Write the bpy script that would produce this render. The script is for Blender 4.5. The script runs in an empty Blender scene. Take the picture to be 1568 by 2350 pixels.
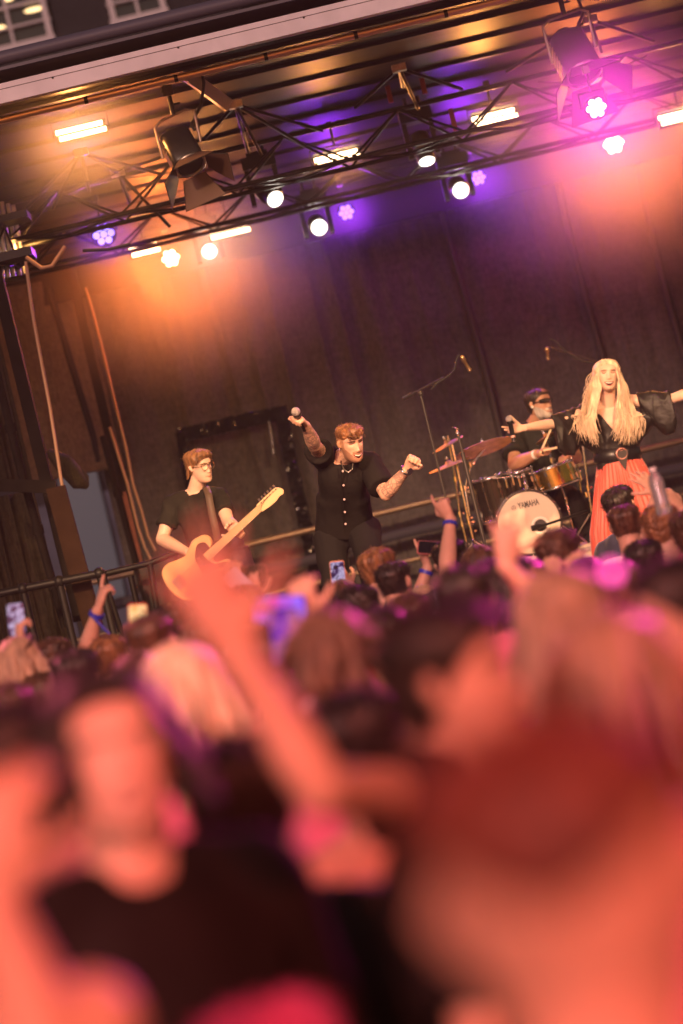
import bpy, bmesh, math, random
import numpy as np
from mathutils import Vector, Matrix, noise

R = math.radians
scene = bpy.context.scene
col = scene.collection
random.seed(7)

# ------------------------------------------------------------------ camera
FPX = 5549.0            # focal length in pixels of a 1568 x 2350 frame (85 mm on a 36 mm tall frame)
ROLL, PITCH = R(13.5), R(1.6)
CAM = Vector((0.0, 0.0, 1.79))
FW = Vector((0.0, math.cos(PITCH), math.sin(PITCH)))
UP0 = Vector((0.0, -math.sin(PITCH), math.cos(PITCH)))
XR = Vector((1.0, 0.0, 0.0))
CR = XR * math.cos(ROLL) - UP0 * math.sin(ROLL)
CU = XR * math.sin(ROLL) + UP0 * math.cos(ROLL)
cam_data = bpy.data.cameras.new('camera')
cam = bpy.data.objects.new('camera', cam_data)
col.objects.link(cam)
cam.matrix_world = Matrix(((CR.x, CU.x, -FW.x, CAM.x), (CR.y, CU.y, -FW.y, CAM.y), (CR.z, CU.z, -FW.z, CAM.z), (0, 0, 0, 1)))
cam_data.sensor_fit = 'VERTICAL'
cam_data.sensor_height = 36.0
cam_data.lens = 85.0
cam_data.clip_start = 0.05
cam_data.clip_end = 400
cam_data.dof.use_dof = True
cam_data.dof.focus_distance = 14.5
cam_data.dof.aperture_fstop = 1.4
scene.camera = cam

# ------------------------------------------------------------------ sky and exposure
world = bpy.data.worlds.new('World')
scene.world = world
world.use_nodes = True
wn = world.node_tree
bg = wn.nodes['Background']
sky = wn.nodes.new('ShaderNodeTexSky')
sky.sky_type = 'NISHITA'
sky.sun_disc = False
sky.sun_elevation = R(2.0)
sky.sun_rotation = R(200)
wn.links.new(sky.outputs[0], bg.inputs['Color'])
bg.inputs['Strength'].default_value = 0.10
scene.view_settings.view_transform = 'Standard'
scene.view_settings.look = 'None'
scene.view_settings.exposure = 0.15
scene.view_settings.gamma = 1.0
scene.view_settings.use_curve_mapping = False
scene.cycles.use_denoising = True
scene.cycles.max_bounces = 5
scene.cycles.diffuse_bounces = 2
scene.cycles.glossy_bounces = 3
scene.cycles.volume_bounces = 0
scene.cycles.transparent_max_bounces = 6
scene.cycles.volume_step_rate = 1
scene.cycles.sample_clamp_indirect = 4.0
scene.cycles.sample_clamp_direct = 30.0
scene.cycles.caustics_reflective = False
scene.cycles.caustics_refractive = False

def lamp(name, kind, loc, energy, color, target=None, size=None, **kw):
    d = bpy.data.lights.new(name, kind)
    d.energy = energy; d.color = color
    if kind == 'SPOT':
        d.spot_size = kw.get('cone', R(30)); d.spot_blend = kw.get('blend', 0.5); d.shadow_soft_size = size or .1
    elif kind == 'POINT':
        d.shadow_soft_size = size or .05
    elif kind == 'AREA':
        d.size = size or 1
    elif kind == 'SUN':
        d.angle = size or R(.5)
    o = bpy.data.objects.new(name, d)
    col.objects.link(o)
    o.location = loc
    if target is not None:
        o.rotation_euler = (Vector(target) - Vector(loc)).to_track_quat('-Z', 'Y').to_euler()
    return o

# dusk: the sun is almost down behind the viewer, weak and warm
SUNDIR = Vector((0.35, 1.0, -0.30))
lamp('sun', 'SUN', (0, -5, 8), 1.2, (1.0, 0.58, 0.58), target=Vector((0, -5, 8)) + SUNDIR, size=R(12))
# front-of-house amber washes on masts over the crowd, aimed at the band
for x, e in ((-3.6, 8200), (4.4, 8600)):
    lamp('front_wash', 'SPOT', (x, 3.5, 7.6), e, (1.0, 0.57, 0.27), target=(x * .12 + .5, 15.6, 2.2), size=.12, cone=R(24), blend=.55)
# red audience wash
lamp('audience_wash', 'SPOT', (-2.2, -1.8, 4.6), 1050, (1.0, 0.145, 0.11), target=(0.1, 3.4, 1.3), size=.3, cone=R(70), blend=.8)
lamp('audience_wash', 'SPOT', (2.6, -2.5, 4.2), 1500, (1.0, 0.135, 0.085), target=(0.5, 3.2, 1.3), size=.3, cone=R(70), blend=.8)
lamp('audience_wash', 'SPOT', (0.4, 1.0, 7.0), 2600, (1.0, 0.42, 0.32), target=(0.1, 9.5, 1.4), size=.3, cone=R(46), blend=.9)
# coloured stage spots at the outer ends of the rig, turned on the crowd
lamp('crowd_spot', 'SPOT', (4.6, 13.8, 4.9), 3600, (1.0, 0.03, 0.40), target=(0.3, 4.6, 1.5), size=.12, cone=R(42), blend=.7)
lamp('crowd_spot', 'SPOT', (-4.2, 13.8, 4.9), 1300, (1.0, 0.14, 0.24), target=(0.0, 5.2, 1.5), size=.12, cone=R(42), blend=.7)

def at(x, y, Y):
    """world point on the plane y = Y seen at photo position (x, y) of the 1568 x 2350 frame"""
    d = FW * FPX + CR * (x - 784) + CU * (1175 - y)
    return CAM + d * (Y / d.y)

# ------------------------------------------------------------------ materials
MATS = {}
def mat(name, color, rough=.6, metal=0.0, noise_scale=None, noise_amt=.25, bump=0.0, bump_scale=None, emit=None, strength=0.0,
        spec=.5, trans=0.0, sss=0.0, stretch=None, color2=None, coat=0.0, alpha=1.0, sheen=0.0):
    if name in MATS: return MATS[name]
    m = bpy.data.materials.new(name); m.use_nodes = True
    nt = m.node_tree; b = nt.nodes['Principled BSDF']
    b.inputs['Base Color'].default_value = (*color, 1)
    b.inputs['Roughness'].default_value = rough
    b.inputs['Metallic'].default_value = metal
    b.inputs['Specular IOR Level'].default_value = spec
    b.inputs['Transmission Weight'].default_value = trans
    b.inputs['Coat Weight'].default_value = coat
    b.inputs['Sheen Weight'].default_value = sheen
    b.inputs['Alpha'].default_value = alpha
    if sss:
        b.inputs['Subsurface Weight'].default_value = sss
        b.inputs['Subsurface Radius'].default_value = (.02, .008, .004)
        b.inputs['Subsurface Scale'].default_value = .6
    if emit:
        b.inputs['Emission Color'].default_value = (*emit, 1); b.inputs['Emission Strength'].default_value = strength
    if noise_scale or bump:
        tc = nt.nodes.new('ShaderNodeTexCoord'); mp = nt.nodes.new('ShaderNodeMapping')
        nt.links.new(tc.outputs['Object'], mp.inputs['Vector'])
        if stretch: mp.inputs['Scale'].default_value = stretch
    if noise_scale:
        n = nt.nodes.new('ShaderNodeTexNoise'); n.inputs['Scale'].default_value = noise_scale; n.inputs['Detail'].default_value = 5
        nt.links.new(mp.outputs[0], n.inputs['Vector'])
        r = nt.nodes.new('ShaderNodeValToRGB')
        c2 = color2 or tuple(max(0, c * (1 - noise_amt * 1.4)) for c in color)
        c1 = tuple(min(1, c * (1 + noise_amt)) for c in color)
        r.color_ramp.elements[0].position = .32; r.color_ramp.elements[1].position = .68
        r.color_ramp.elements[0].color = (*c2, 1); r.color_ramp.elements[1].color = (*c1, 1)
        nt.links.new(n.outputs['Fac'], r.inputs['Fac']); nt.links.new(r.outputs[0], b.inputs['Base Color'])
    if bump:
        n2 = nt.nodes.new('ShaderNodeTexNoise'); n2.inputs['Scale'].default_value = bump_scale or 60; n2.inputs['Detail'].default_value = 4
        nt.links.new(mp.outputs[0], n2.inputs['Vector'])
        bp = nt.nodes.new('ShaderNodeBump'); bp.inputs['Strength'].default_value = bump; bp.inputs['Distance'].default_value = .01
        nt.links.new(n2.outputs['Fac'], bp.inputs['Height']); nt.links.new(bp.outputs[0], b.inputs['Normal'])
    MATS[name] = m
    return m

SKIN = mat('skin', (.56, .33, .235), rough=.52, noise_scale=9, noise_amt=.10, sss=.15, bump=.12, bump_scale=90)
SKIN_FAIR = mat('skin_fair', (.68, .45, .34), rough=.5, noise_scale=9, noise_amt=.08, sss=.15)
SKIN_MID = mat('skin_mid', (.40, .19, .15), rough=.52, noise_scale=9, noise_amt=.12, sss=.12)
SKIN_TAN = mat('skin_tan', (.40, .21, .13), rough=.5, noise_scale=9, noise_amt=.12, sss=.12)
LIPS = mat('lips', (.42, .15, .12), rough=.4)
MOUTH = mat('mouth_inside', (.09, .02, .02), rough=.5)
TEETH = mat('teeth', (.85, .80, .72), rough=.25)
EYED = mat('eye_dark', (.04, .025, .02), rough=.3)
LASH = mat('lashes', (.10, .05, .035), rough=.6)
def hairm(name, c, amt=.45, rough=.42):
    return mat(name, c, rough=rough, noise_scale=34, noise_amt=amt, bump=.9, bump_scale=70, stretch=(1, 1, .16), sheen=.0)
H_DARK = hairm('hair_dark', (.022, .014, .011))
H_BROWN = hairm('hair_brown', (.075, .036, .02))
H_LBROWN = hairm('hair_light_brown', (.24, .115, .05))
H_BLOND = hairm('hair_blond', (.74, .55, .38), amt=.25)
H_MID = hairm('hair_mid_brown', (.15, .085, .055), amt=.4)
H_ASH = hairm('hair_ash_blond', (.36, .24, .155), amt=.3)
H_GREY = hairm('hair_grey', (.42, .38, .33))
H_GINGER = hairm('hair_ginger', (.20, .085, .035))
BLACK = mat('black_cotton', (.014, .012, .012), rough=.85, spec=.12, noise_scale=5, noise_amt=.3, bump=.35, bump_scale=35)
SATIN = mat('black_satin', (.014, .012, .012), rough=.48, bump=.5, bump_scale=26, spec=.32)
METAL = mat('dark_metal', (.028, .025, .023), rough=.38, metal=.4, spec=.3, noise_scale=14, bump=.08)
BPAINT = mat('black_paint', (.010, .009, .009), rough=.45, spec=.22, bump=.06, bump_scale=80)
CHROME = mat('chrome', (.75, .72, .70), rough=.16, metal=1.0)
ALU = mat('aluminium', (.50, .47, .44), rough=.35, metal=1.0, noise_scale=20, noise_amt=.2)
MASTM = mat('matt_black_steel', (.012, .010, .009), rough=.85, spec=.06, noise_scale=6, noise_amt=.3)
STANDM = mat('stand_black', (.03, .026, .024), rough=.38, spec=.5)
RUBBER = mat('rubber', (.012, .012, .012), rough=.7)

# ------------------------------------------------------------------ mesh builder
def V(*a): return Vector(a)
def perp(d):
    d = d.normalized()
    a = Vector((0, 0, 1)) if abs(d.z) < .9 else Vector((1, 0, 0))
    x = d.cross(a).normalized()
    return x, d.cross(x).normalized()

class MB:
    def __init__(s): s.v = []; s.f = []; s.m = []; s.s = []
    def add(s, vs, fs, mi=0, smooth=True):
        o = len(s.v)
        s.v.extend([tuple(p) for p in vs])
        for f in fs:
            s.f.append(tuple(i + o for i in f)); s.m.append(mi); s.s.append(smooth)
    def box(s, c, size, mi=0, ax=None):
        c = Vector(c); h = [k / 2 for k in size]
        A = ax or (Vector((1, 0, 0)), Vector((0, 1, 0)), Vector((0, 0, 1)))
        vs = [c + A[0] * (i * h[0]) + A[1] * (j * h[1]) + A[2] * (k * h[2]) for i in (-1, 1) for j in (-1, 1) for k in (-1, 1)]
        s.add(vs, [(0, 1, 3, 2), (4, 6, 7, 5), (0, 4, 5, 1), (2, 3, 7, 6), (0, 2, 6, 4), (1, 5, 7, 3)], mi, False)
    def loft(s, rings, mi=0, caps=True, smooth=True, closed=True):
        n = len(rings[0]); vs = [p for r in rings for p in r]; fs = []
        for i in range(len(rings) - 1):
            for j in range(n if closed else n - 1):
                a = i * n + j; b = i * n + (j + 1) % n
                fs.append((a, b, b + n, a + n))
        s.add(vs, fs, mi, smooth)
        if caps and closed:
            s.add(rings[0], [tuple(range(n))[::-1]], mi, False)
            s.add(rings[-1], [tuple(range(n))], mi, False)
    def tube(s, pts, radii, n=8, mi=0, caps=True, flat=None, smooth=True):
        pts = [Vector(p) for p in pts]
        if not hasattr(radii, '__len__'): radii = [radii] * len(pts)
        rings = []; x = None
        for i, p in enumerate(pts):
            d = (pts[min(i + 1, len(pts) - 1)] - pts[max(i - 1, 0)])
            if d.length < 1e-9: d = Vector((0, 0, 1))
            d.normalize()
            if x is None: x, y = perp(d)
            else:
                x = x - d * x.dot(d)
                if x.length < 1e-6: x, y = perp(d)
                x.normalize(); y = d.cross(x)
            if flat is not None:
                fx = flat - d * flat.dot(d); fx.normalize(); fy = d.cross(fx)
                rings.append([p + (fx * math.cos(a) * radii[i] * .35 + fy * math.sin(a) * radii[i]) for a in [2 * math.pi * k / n for k in range(n)]])
            else:
                rings.append([p + (x * math.cos(a) + y * math.sin(a)) * radii[i] for a in [2 * math.pi * k / n for k in range(n)]])
        s.loft(rings, mi, caps, smooth)
    def cyl(s, p0, p1, r0, r1=None, n=16, mi=0, caps=True): s.tube([p0, p1], [r0, r0 if r1 is None else r1], n, mi, caps)
    def ball(s, c, r, n=12, mi=0, sc=(1, 1, 1), ax=None):
        c = Vector(c); A = ax or (Vector((1, 0, 0)), Vector((0, 1, 0)), Vector((0, 0, 1)))
        rings = []
        for i in range(n // 2 + 1):
            t = -math.pi / 2 + math.pi * i / (n // 2)
            rr = max(math.cos(t), .02)
            rings.append([c + (A[0] * (sc[0] * rr * math.cos(a)) + A[1] * (sc[1] * rr * math.sin(a)) + A[2] * (sc[2] * math.sin(t))) * r
                          for a in [2 * math.pi * k / n for k in range(n)]])
        s.loft(rings, mi)
    def disc(s, c, nrm, r, n=24, th=.01, mi=0):
        nrm = Vector(nrm).normalized(); c = Vector(c)
        s.tube([c - nrm * th / 2, c + nrm * th / 2], [r, r], n, mi)
    def ring(s, c, nrm, r, w, n=32, mi=0, k=8, a0=0, a1=2 * math.pi):
        nrm = Vector(nrm).normalized(); x, y = perp(nrm); c = Vector(c)
        pts = [c + (x * math.cos(a) + y * math.sin(a)) * r for a in [a0 + (a1 - a0) * i / n for i in range(n + 1)]]
        s.tube(pts, w, k, mi)
    def build(s, name, mats, parent=None, origin=None, label=None, cat=None, group=None, kind=None):
        if not isinstance(mats, (list, tuple)): mats = [mats]
        v = np.array(s.v, dtype=float)
        if origin is None:
            if parent is not None: origin = Vector(parent['org'])
            else: origin = Vector(((v[:, 0].min() + v[:, 0].max()) / 2, (v[:, 1].min() + v[:, 1].max()) / 2, v[:, 2].min()))
        v = v - np.array(origin)
        me = bpy.data.meshes.new(name)
        me.from_pydata([tuple(p) for p in v], [], s.f)
        me.polygons.foreach_set('material_index', s.m)
        me.polygons.foreach_set('use_smooth', s.s)
        for m in mats: me.materials.append(m)
        me.update()
        o = bpy.data.objects.new(name, me)
        return finish(o, parent, origin, label, cat, group, kind)

def finish(o, parent, origin, label=None, cat=None, group=None, kind=None):
    col.objects.link(o)
    if parent is not None:
        o.parent = parent
        o['org'] = tuple(origin)
        o.location = Vector(origin) - Vector(parent['org'])
    else:
        o.location = origin; o['org'] = tuple(origin)
    if label: o['label'] = label
    if cat: o['category'] = cat
    if group: o['group'] = group
    if kind: o['kind'] = kind
    return o

def thing(name, label, cat, loc, group=None, kind=None):
    o = bpy.data.objects.new(name, None)
    o.empty_display_size = .1
    return finish(o, None, Vector(loc), label, cat, group, kind)

def copy_thing(root, loc, label, ):
    """copy of a thing with its parts and sub-parts"""
    r = root.copy(); col.objects.link(r); r.location = Vector(loc); r['label'] = label; r['org'] = tuple(loc)
    for ch in list(root.children):
        c = ch.copy(); col.objects.link(c); c.parent = r
        for g in list(ch.children):
            d = g.copy(); col.objects.link(d); d.parent = c
    return r

def remesh(mb, voxel, smooth=2):
    """the union of all closed pieces as one continuous skin"""
    me = bpy.data.meshes.new('tmp'); me.from_pydata(mb.v, [], mb.f); me.update()
    o = bpy.data.objects.new('tmp', me); col.objects.link(o)
    bm = bmesh.new(); bm.from_mesh(me); bmesh.ops.recalc_face_normals(bm, faces=bm.faces); bm.to_mesh(me); bm.free()
    m = o.modifiers.new('r', 'REMESH'); m.mode = 'VOXEL'; m.voxel_size = voxel; m.adaptivity = 0
    if smooth:
        k = o.modifiers.new('s', 'SMOOTH'); k.factor = .5; k.iterations = smooth
    dg = bpy.context.evaluated_depsgraph_get()
    ev = o.evaluated_get(dg); em = ev.to_mesh()
    nv = len(em.vertices); v = np.empty(nv * 3, 'f'); em.vertices.foreach_get('co', v); v = v.reshape(-1, 3).astype(float)
    nn = np.empty(nv * 3, 'f'); em.vertices.foreach_get('normal', nn); nn = nn.reshape(-1, 3).astype(float)
    nl = len(em.loops); li = np.empty(nl, 'i'); em.loops.foreach_get('vertex_index', li)
    npol = len(em.polygons); ls = np.empty(npol, 'i'); em.polygons.foreach_get('loop_start', ls)
    lt = np.empty(npol, 'i'); em.polygons.foreach_get('loop_total', lt)
    f = li.reshape(-1, 4).copy()      # the voxel remesher gives quads only
    ev.to_mesh_clear(); bpy.data.objects.remove(o); bpy.data.meshes.remove(me)
    return v, nn, f

def np_noise(p, s, seed=0):
    """cheap smooth pseudo-noise (sum of rotated sines), vectorised"""
    rs = np.random.RandomState(seed)
    out = np.zeros(len(p))
    for k in range(7):
        d = rs.normal(size=3); d /= np.linalg.norm(d)
        fr = s * (0.6 + 1.6 * rs.rand())
        out += np.sin(p @ (d * fr) + rs.rand() * 6.28) * (1 / (1 + .4 * k))
    return out / 3.0

def cloth_obj(mb, name, mats, parent, voxel=.008, fold=.006, scale=18, seed=0, stretch=(1, 1, .45), smooth=3, matfn=None, label=None):
    v, n, f = remesh(mb, voxel, smooth)
    q = v * np.array(stretch)
    a = np_noise(q, scale * 1.7, seed); b = np_noise(q, scale * 4.2, seed + 5)
    ridg = 1 - np.abs(a) * 1.9
    v = v + n * (fold * (ridg * .8 + .35 * b))[:, None]
    mi = matfn(v[f].mean(axis=1)) if matfn else None
    return quads(name, v, f, mi, mats, parent, label)

def quads(name, v, f, mi, mats, parent, label=None):
    me = bpy.data.meshes.new(name); v = v - np.array(parent['org'])
    me.vertices.add(len(v)); me.vertices.foreach_set('co', v.astype('f').ravel())
    me.loops.add(f.size); me.loops.foreach_set('vertex_index', f.astype('i').ravel())
    me.polygons.add(len(f)); me.polygons.foreach_set('loop_start', np.arange(0, f.size, f.shape[1], dtype='i'))
    me.polygons.foreach_set('use_smooth', np.ones(len(f), bool))
    if mi is not None: me.polygons.foreach_set('material_index', np.asarray(mi, dtype='i'))
    for m in (mats if isinstance(mats, (list, tuple)) else [mats]): me.materials.append(m)
    me.update(calc_edges=True); me.validate()
    o = bpy.data.objects.new(name, me)
    return finish(o, parent, Vector(parent['org']), label)
# ------------------------------------------------------------------ people
HL = np.array([  # z, front, back, half width of a head 0.235 m tall
    (0.000, .060, .010, .020), (.010, .082, -.010, .036), (.028, .090, -.035, .049), (.045, .087, -.052, .056), (.062, .089, -.066, .060),
    (.080, .088, -.078, .0635), (.100, .085, -.087, .0685), (.120, .083, -.094, .0725), (.138, .081, -.099, .0745), (.156, .086, -.102, .0765),
    (.175, .084, -.103, .077), (.193, .076, -.098, .074), (.209, .062, -.086, .066), (.222, .043, -.066, .052), (.231, .020, -.040, .032), (.235, -.004, -.020, .010)])

def head_rings(n=40, levels=44, grow=0.0, jaw=1.0, detail=True, mouth=0.0, smile=0.0):
    """list of rings of (x, y, z) in head space: x = person's right, y = forward, z = up from the chin"""
    rings = []
    for i in range(levels):
        z = .235 * i / (levels - 1)
        fr, bk, hw = (np.interp(z, HL[:, 0], HL[:, k]) for k in (1, 2, 3))
        if z < .1: hw *= 1 + (jaw - 1) * (1 - z / .1)
        cy, hd = (fr + bk) / 2, (fr - bk) / 2
        ring = []
        for k in range(n):
            a = 2 * math.pi * k / n
            ca, sa = math.cos(a), math.sin(a)
            x = (hw + grow) * math.copysign(abs(ca) ** .9, ca)
            y = cy + (hd + grow) * math.copysign(abs(sa) ** .86, sa)
            zz = z + grow * (z / .1175 - 1)
            if detail and y > .02:
                g = lambda x0, z0, sx, sz: math.exp(-((abs(x) - x0) / sx) ** 2 - ((z - z0) / sz) ** 2)
                nose = math.exp(-(x / .0125) ** 2) * max(0, min(1, (.150 - z) / .058)) * max(0, min(1, (z - .078) / .010))
                y += .023 * nose * (1.0 if z < .098 else 1) + .004 * math.exp(-((abs(x) - .012) / .006) ** 2 - ((z - .090) / .008) ** 2)
                y -= .011 * g(.032, .137, .015, .012)
                y += .005 * g(.030, .158, .022, .008)
                y += .005 * g(.043, .112, .016, .016)
                y += .006 * math.exp(-(x / .024) ** 2 - ((z - .066) / .0055) ** 2) + .006 * math.exp(-(x / .020) ** 2 - ((z - .052) / .0055) ** 2)
                y -= .004 * math.exp(-(x / .030) ** 2 - ((z - .059 ) / .004) ** 2)
                y += .006 * math.exp(-(x / .016) ** 2 - ((z - .016) / .012) ** 2)
                if mouth: y -= .020 * mouth * math.exp(-((x / (.020 + .006 * smile)) ** 4) - ((z - .056) / (.004 + .008 * mouth)) ** 4)
            ring.append((x, y, zz))
        rings.append(ring)
    return rings

class Frame:
    """head frame from a centre point, a forward and an up direction"""
    def __init__(s, c, f, u):
        s.f = Vector(f).normalized(); u = Vector(u); s.u = (u - s.f * u.dot(s.f)).normalized(); s.r = s.f.cross(s.u); s.c = Vector(c)
        s.k = 1.0; s.kz = .935; s.kx = 1.035
    def w(s, p): return s.c + (s.r * (p[0] * s.kx) + s.f * p[1] + s.u * ((p[2] - .118) * s.kz)) * s.k
    def local(s, c):
        d = (c - np.array(s.c)) / s.k
        return d @ np.array(s.r) / s.kx, d @ np.array(s.f), d @ np.array(s.u) / s.kz + .118

def hand(mb, w, d, pn, side=1, curl=(.5, .5, .5, .5), thumb=.4, sc=1.0, spread=.12, thumb_out=.9):
    """w wrist, d direction to the knuckles, pn palm normal (palm side), side=+1: thumb towards d x pn"""
    d = Vector(d).normalized(); pn = Vector(pn); pn = (pn - d * pn.dot(d)).normalized(); lat = d.cross(pn) * side
    w = Vector(w)
    def rg(c, hw, ht):
        return [c + lat * (hw * math.cos(a)) + pn * (ht * math.sin(a)) for a in [2 * math.pi * k / 12 for k in range(12)]]
    rings = [rg(w - d * .02 * sc, .026 * sc, .019 * sc), rg(w + d * .01 * sc, .027 * sc, .018 * sc), rg(w + d * .04 * sc, .036 * sc, .018 * sc),
             rg(w + d * .075 * sc, .041 * sc, .015 * sc), rg(w + d * .094 * sc, .039 * sc, .011 * sc)]
    mb.loft(rings)
    for i, (L, lx) in enumerate(((.072, .030), (.080, .0105), (.075, -.0095), (.060, -.028))):
        b = w + (d * (.088 - abs(lx - .008) * .25) + lat * lx) * sc
        dd = (d + lat * (spread * (1.5 - i))).normalized()
        ax = dd.cross(pn).normalized()
        pts = [b - dd * .012 * sc, b]
        c = curl[i]
        for seg, fr, cc in ((.46, 0, .9), (.30, 0, 1.15), (.24, 0, .8)):
            rot = Matrix.Rotation(-(-c * cc), 3, ax)
            dd = (rot @ dd).normalized()
            pts.append(pts[-1] + dd * L * seg * sc)
        mb.tube(pts, [.0098 * sc, .0100 * sc, .0092 * sc, .0082 * sc, .0066 * sc], 8)
    b = w + (d * .028 + lat * .026 + pn * .004) * sc
    td = (d * .62 + lat * thumb_out + pn * .25).normalized()
    p1 = b + td * .038 * sc
    td2 = (td * (1 - thumb * .6) + (pn * .6 + d * .5 - lat * .35) * thumb).normalized()
    p2 = p1 + td2 * .030 * sc
    td3 = (td2 * (1 - thumb * .4) + (pn * .3 - lat * .6 + d * .3) * thumb).normalized()
    mb.tube([b - td * .01 * sc, b, p1, p2, p2 + td3 * .024 * sc], [.013 * sc, .014 * sc, .0112 * sc, .0100 * sc, .0078 * sc], 8)

def torso(J, infl=0.0, build=1.0, bottom=-.12, top=1.02, waist=1.0, belly=0.0, ts=None, flare=0.0):
    pel, neck = J['pel'], J['neck']; sr, sl = J['sr'], J['sl']
    up = neck - pel; L = up.length; u = up.normalized()
    sS = (sr - sl); hipdir = (J['hr'] - J['hl']).normalized(); shd = sS.normalized(); half = sS.length / 2
    prof = [(-.16, .12, .10), (-.08, .155, .115), (0, .168, .12), (.16, .155, .112), (.38, .140 * waist, .102 + belly), (.58, .152, .112),
            (.74, .165, .120), (.86, .155, .108), (.95, .115, .082), (1.0, .070, .062), (1.05, .055, .055)]
    P = np.array(prof); rings = []
    for t in (np.linspace(bottom, top, 14) if ts is None else ts):
        hw, dp = np.interp(t, P[:, 0], P[:, 1]), np.interp(t, P[:, 0], P[:, 2])
        hw *= build; dp *= build
        if .5 < t < .95: hw *= min(1.15, max(.8, half / .165))
        if t < .3 and flare: hw += flare * (.3 - t); dp += flare * .6 * (.3 - t)
        hw += infl; dp += infl
        k = min(1, max(0, t)); side = (hipdir * (1 - k) + shd * k); side = (side - u * side.dot(u)).normalized(); fw = u.cross(side) * 1.0
        mid = J.get('bend', Vector((0, 0, 0))) * math.sin(math.pi * k)
        off = J['chest_off'] * max(0, math.sin(math.pi * min(1, max(0, (t - .3) / .7)))) if 'chest_off' in J else Vector((0, 0, 0))
        c = pel + u * (L * t) + mid + off
        rings.append([c + side * (hw * math.copysign(abs(math.cos(a)) ** .85, math.cos(a))) + fw * (dp * math.copysign(abs(math.sin(a)) ** .9, math.sin(a)))
                      for a in [2 * math.pi * k2 / 28 for k2 in range(28)]])
    return rings

def limb_pts(a, b, bulge=0.0, n=5):
    return [a.lerp(b, i / (n - 1)) for i in range(n)]

def arm_geo(mb, s, e, w, infl=0.0, k=1.0):
    up = limb_pts(s, e); mb.tube(up, [(.056 + infl) * k, (.055 + infl) * k, (.049 + infl) * k, (.043 + infl) * k, (.041 + infl) * k], 14)
    mb.ball(s, (.058 + infl) * k, 12); mb.ball(e, (.042 + infl) * k, 12)
    lo = limb_pts(e, w); mb.tube(lo, [(.041 + infl) * k, (.045 + infl) * k, (.040 + infl) * k, (.032 + infl) * k, (.027 + infl) * k], 14)

def leg_geo(mb, h, kn, an, infl=0.0, k=1.0):
    mb.tube(limb_pts(h, kn), [(.092 + infl) * k, (.088 + infl) * k, (.077 + infl) * k, (.066 + infl) * k, (.058 + infl) * k], 16)
    mb.ball(kn, (.058 + infl) * k, 12)
    mb.tube(limb_pts(kn, an), [(.057 + infl) * k, (.059 + infl) * k, (.052 + infl) * k, (.042 + infl) * k, (.037 + infl) * k], 14)

def smooth01(x): x = np.clip(x, 0, 1); return x * x * (3 - 2 * x)

def hair_cap(FR, matl, parent, style='short', seed=0, thick=(.02, .010, .012), zfront=.192, lift=0.0, name='hair', label=None, zback=0.0, fuzz=420):
    """closed shell over the scalp; dives under the skin outside the hair line"""
    rings = head_rings(n=72, levels=60, detail=False)
    P = np.array([p for r in rings for p in r])
    x, y, z = P[:, 0], P[:, 1], P[:, 2]
    c = np.array([0, -.010, .125]); dirn = P - c; dirn /= np.linalg.norm(dirn, axis=1)[:, None] + 1e-9
    zl = np.interp(y, [-.10, -.045, -.012, .012, .030, .055, .07, .09], [max(.055, zback), max(.058, zback), max(.085, zback), .115, .145, .172, zfront, zfront])
    if zback: zl = zl + .055 * np.abs(x / .08) ** 1.5 * (y < .05) - .012
    if style in ('long', 'bun'): zl = np.interp(y, [-.10, -.03, .01, .03, .05, .07, .09], [.02, .03, .08, .14, .17, zfront, zfront])
    m = smooth01((z - zl) / .012 + .5)
    topw = smooth01((z - .15) / .06); backw = smooth01((-y - .02) / .05)
    t = thick[1] + (thick[0] - thick[1]) * topw + (thick[2] - thick[1]) * backw * (1 - topw)
    if lift: t = t + lift * smooth01((y - .0) / .06) * topw
    gn = lambda A, s_, o_: np.array([noise.noise(Vector((a_[0] * s_ + o_, a_[1] * s_, a_[2] * s_ + seed * 1.7))) for a_ in A])
    if style == 'curly':
        n1 = gn(P, 52, 3.1); n2 = gn(P, 120, 9.7)
        t = t * (1 + .55 * n1 + .65 * n2)
    else:
        ang = np.arctan2(x, -y - .02) * .085
        n1 = gn(np.stack([ang, y * .12, z * .25], 1), 55, 1.3); n2 = gn(np.stack([ang, y * .12, z * .18], 1), 150, 7.3)
        t = t * (1 + .55 * n1 + .45 * n2)
    disp = m * t - (1 - m) * .010
    Q = P + dirn * disp[:, None]
    mb = MB(); n = 72
    vs = [FR.w(p) for p in Q]
    mb.loft([vs[i * n:(i + 1) * n] for i in range(60)])
    if fuzz:
        rf_ = random.Random(seed + 77); idx = np.nonzero(m > .6)[0]; sg_ = 1.6 if style == 'curly' else .7
        for _ in range(fuzz):
            i = int(idx[rf_.randrange(len(idx))]); p = Vector(Q[i]); d_ = Vector(dirn[i])
            tz = Vector((rf_.uniform(-1, 1), rf_.uniform(-1, 1), rf_.uniform(-1.3, .3))) * sg_; tz = tz - d_ * tz.dot(d_)
            L = rf_.uniform(.010, .026); a = p - d_ * .003; b = p + d_ * L * .45 + tz * L * .4; c_ = p + d_ * L * .55 + tz * L
            mb.tube([FR.w(a), FR.w(b), FR.w(c_)], [.0011, .0009, .0004], 4)
    return mb.build(name, matl, parent, label=label)

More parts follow.
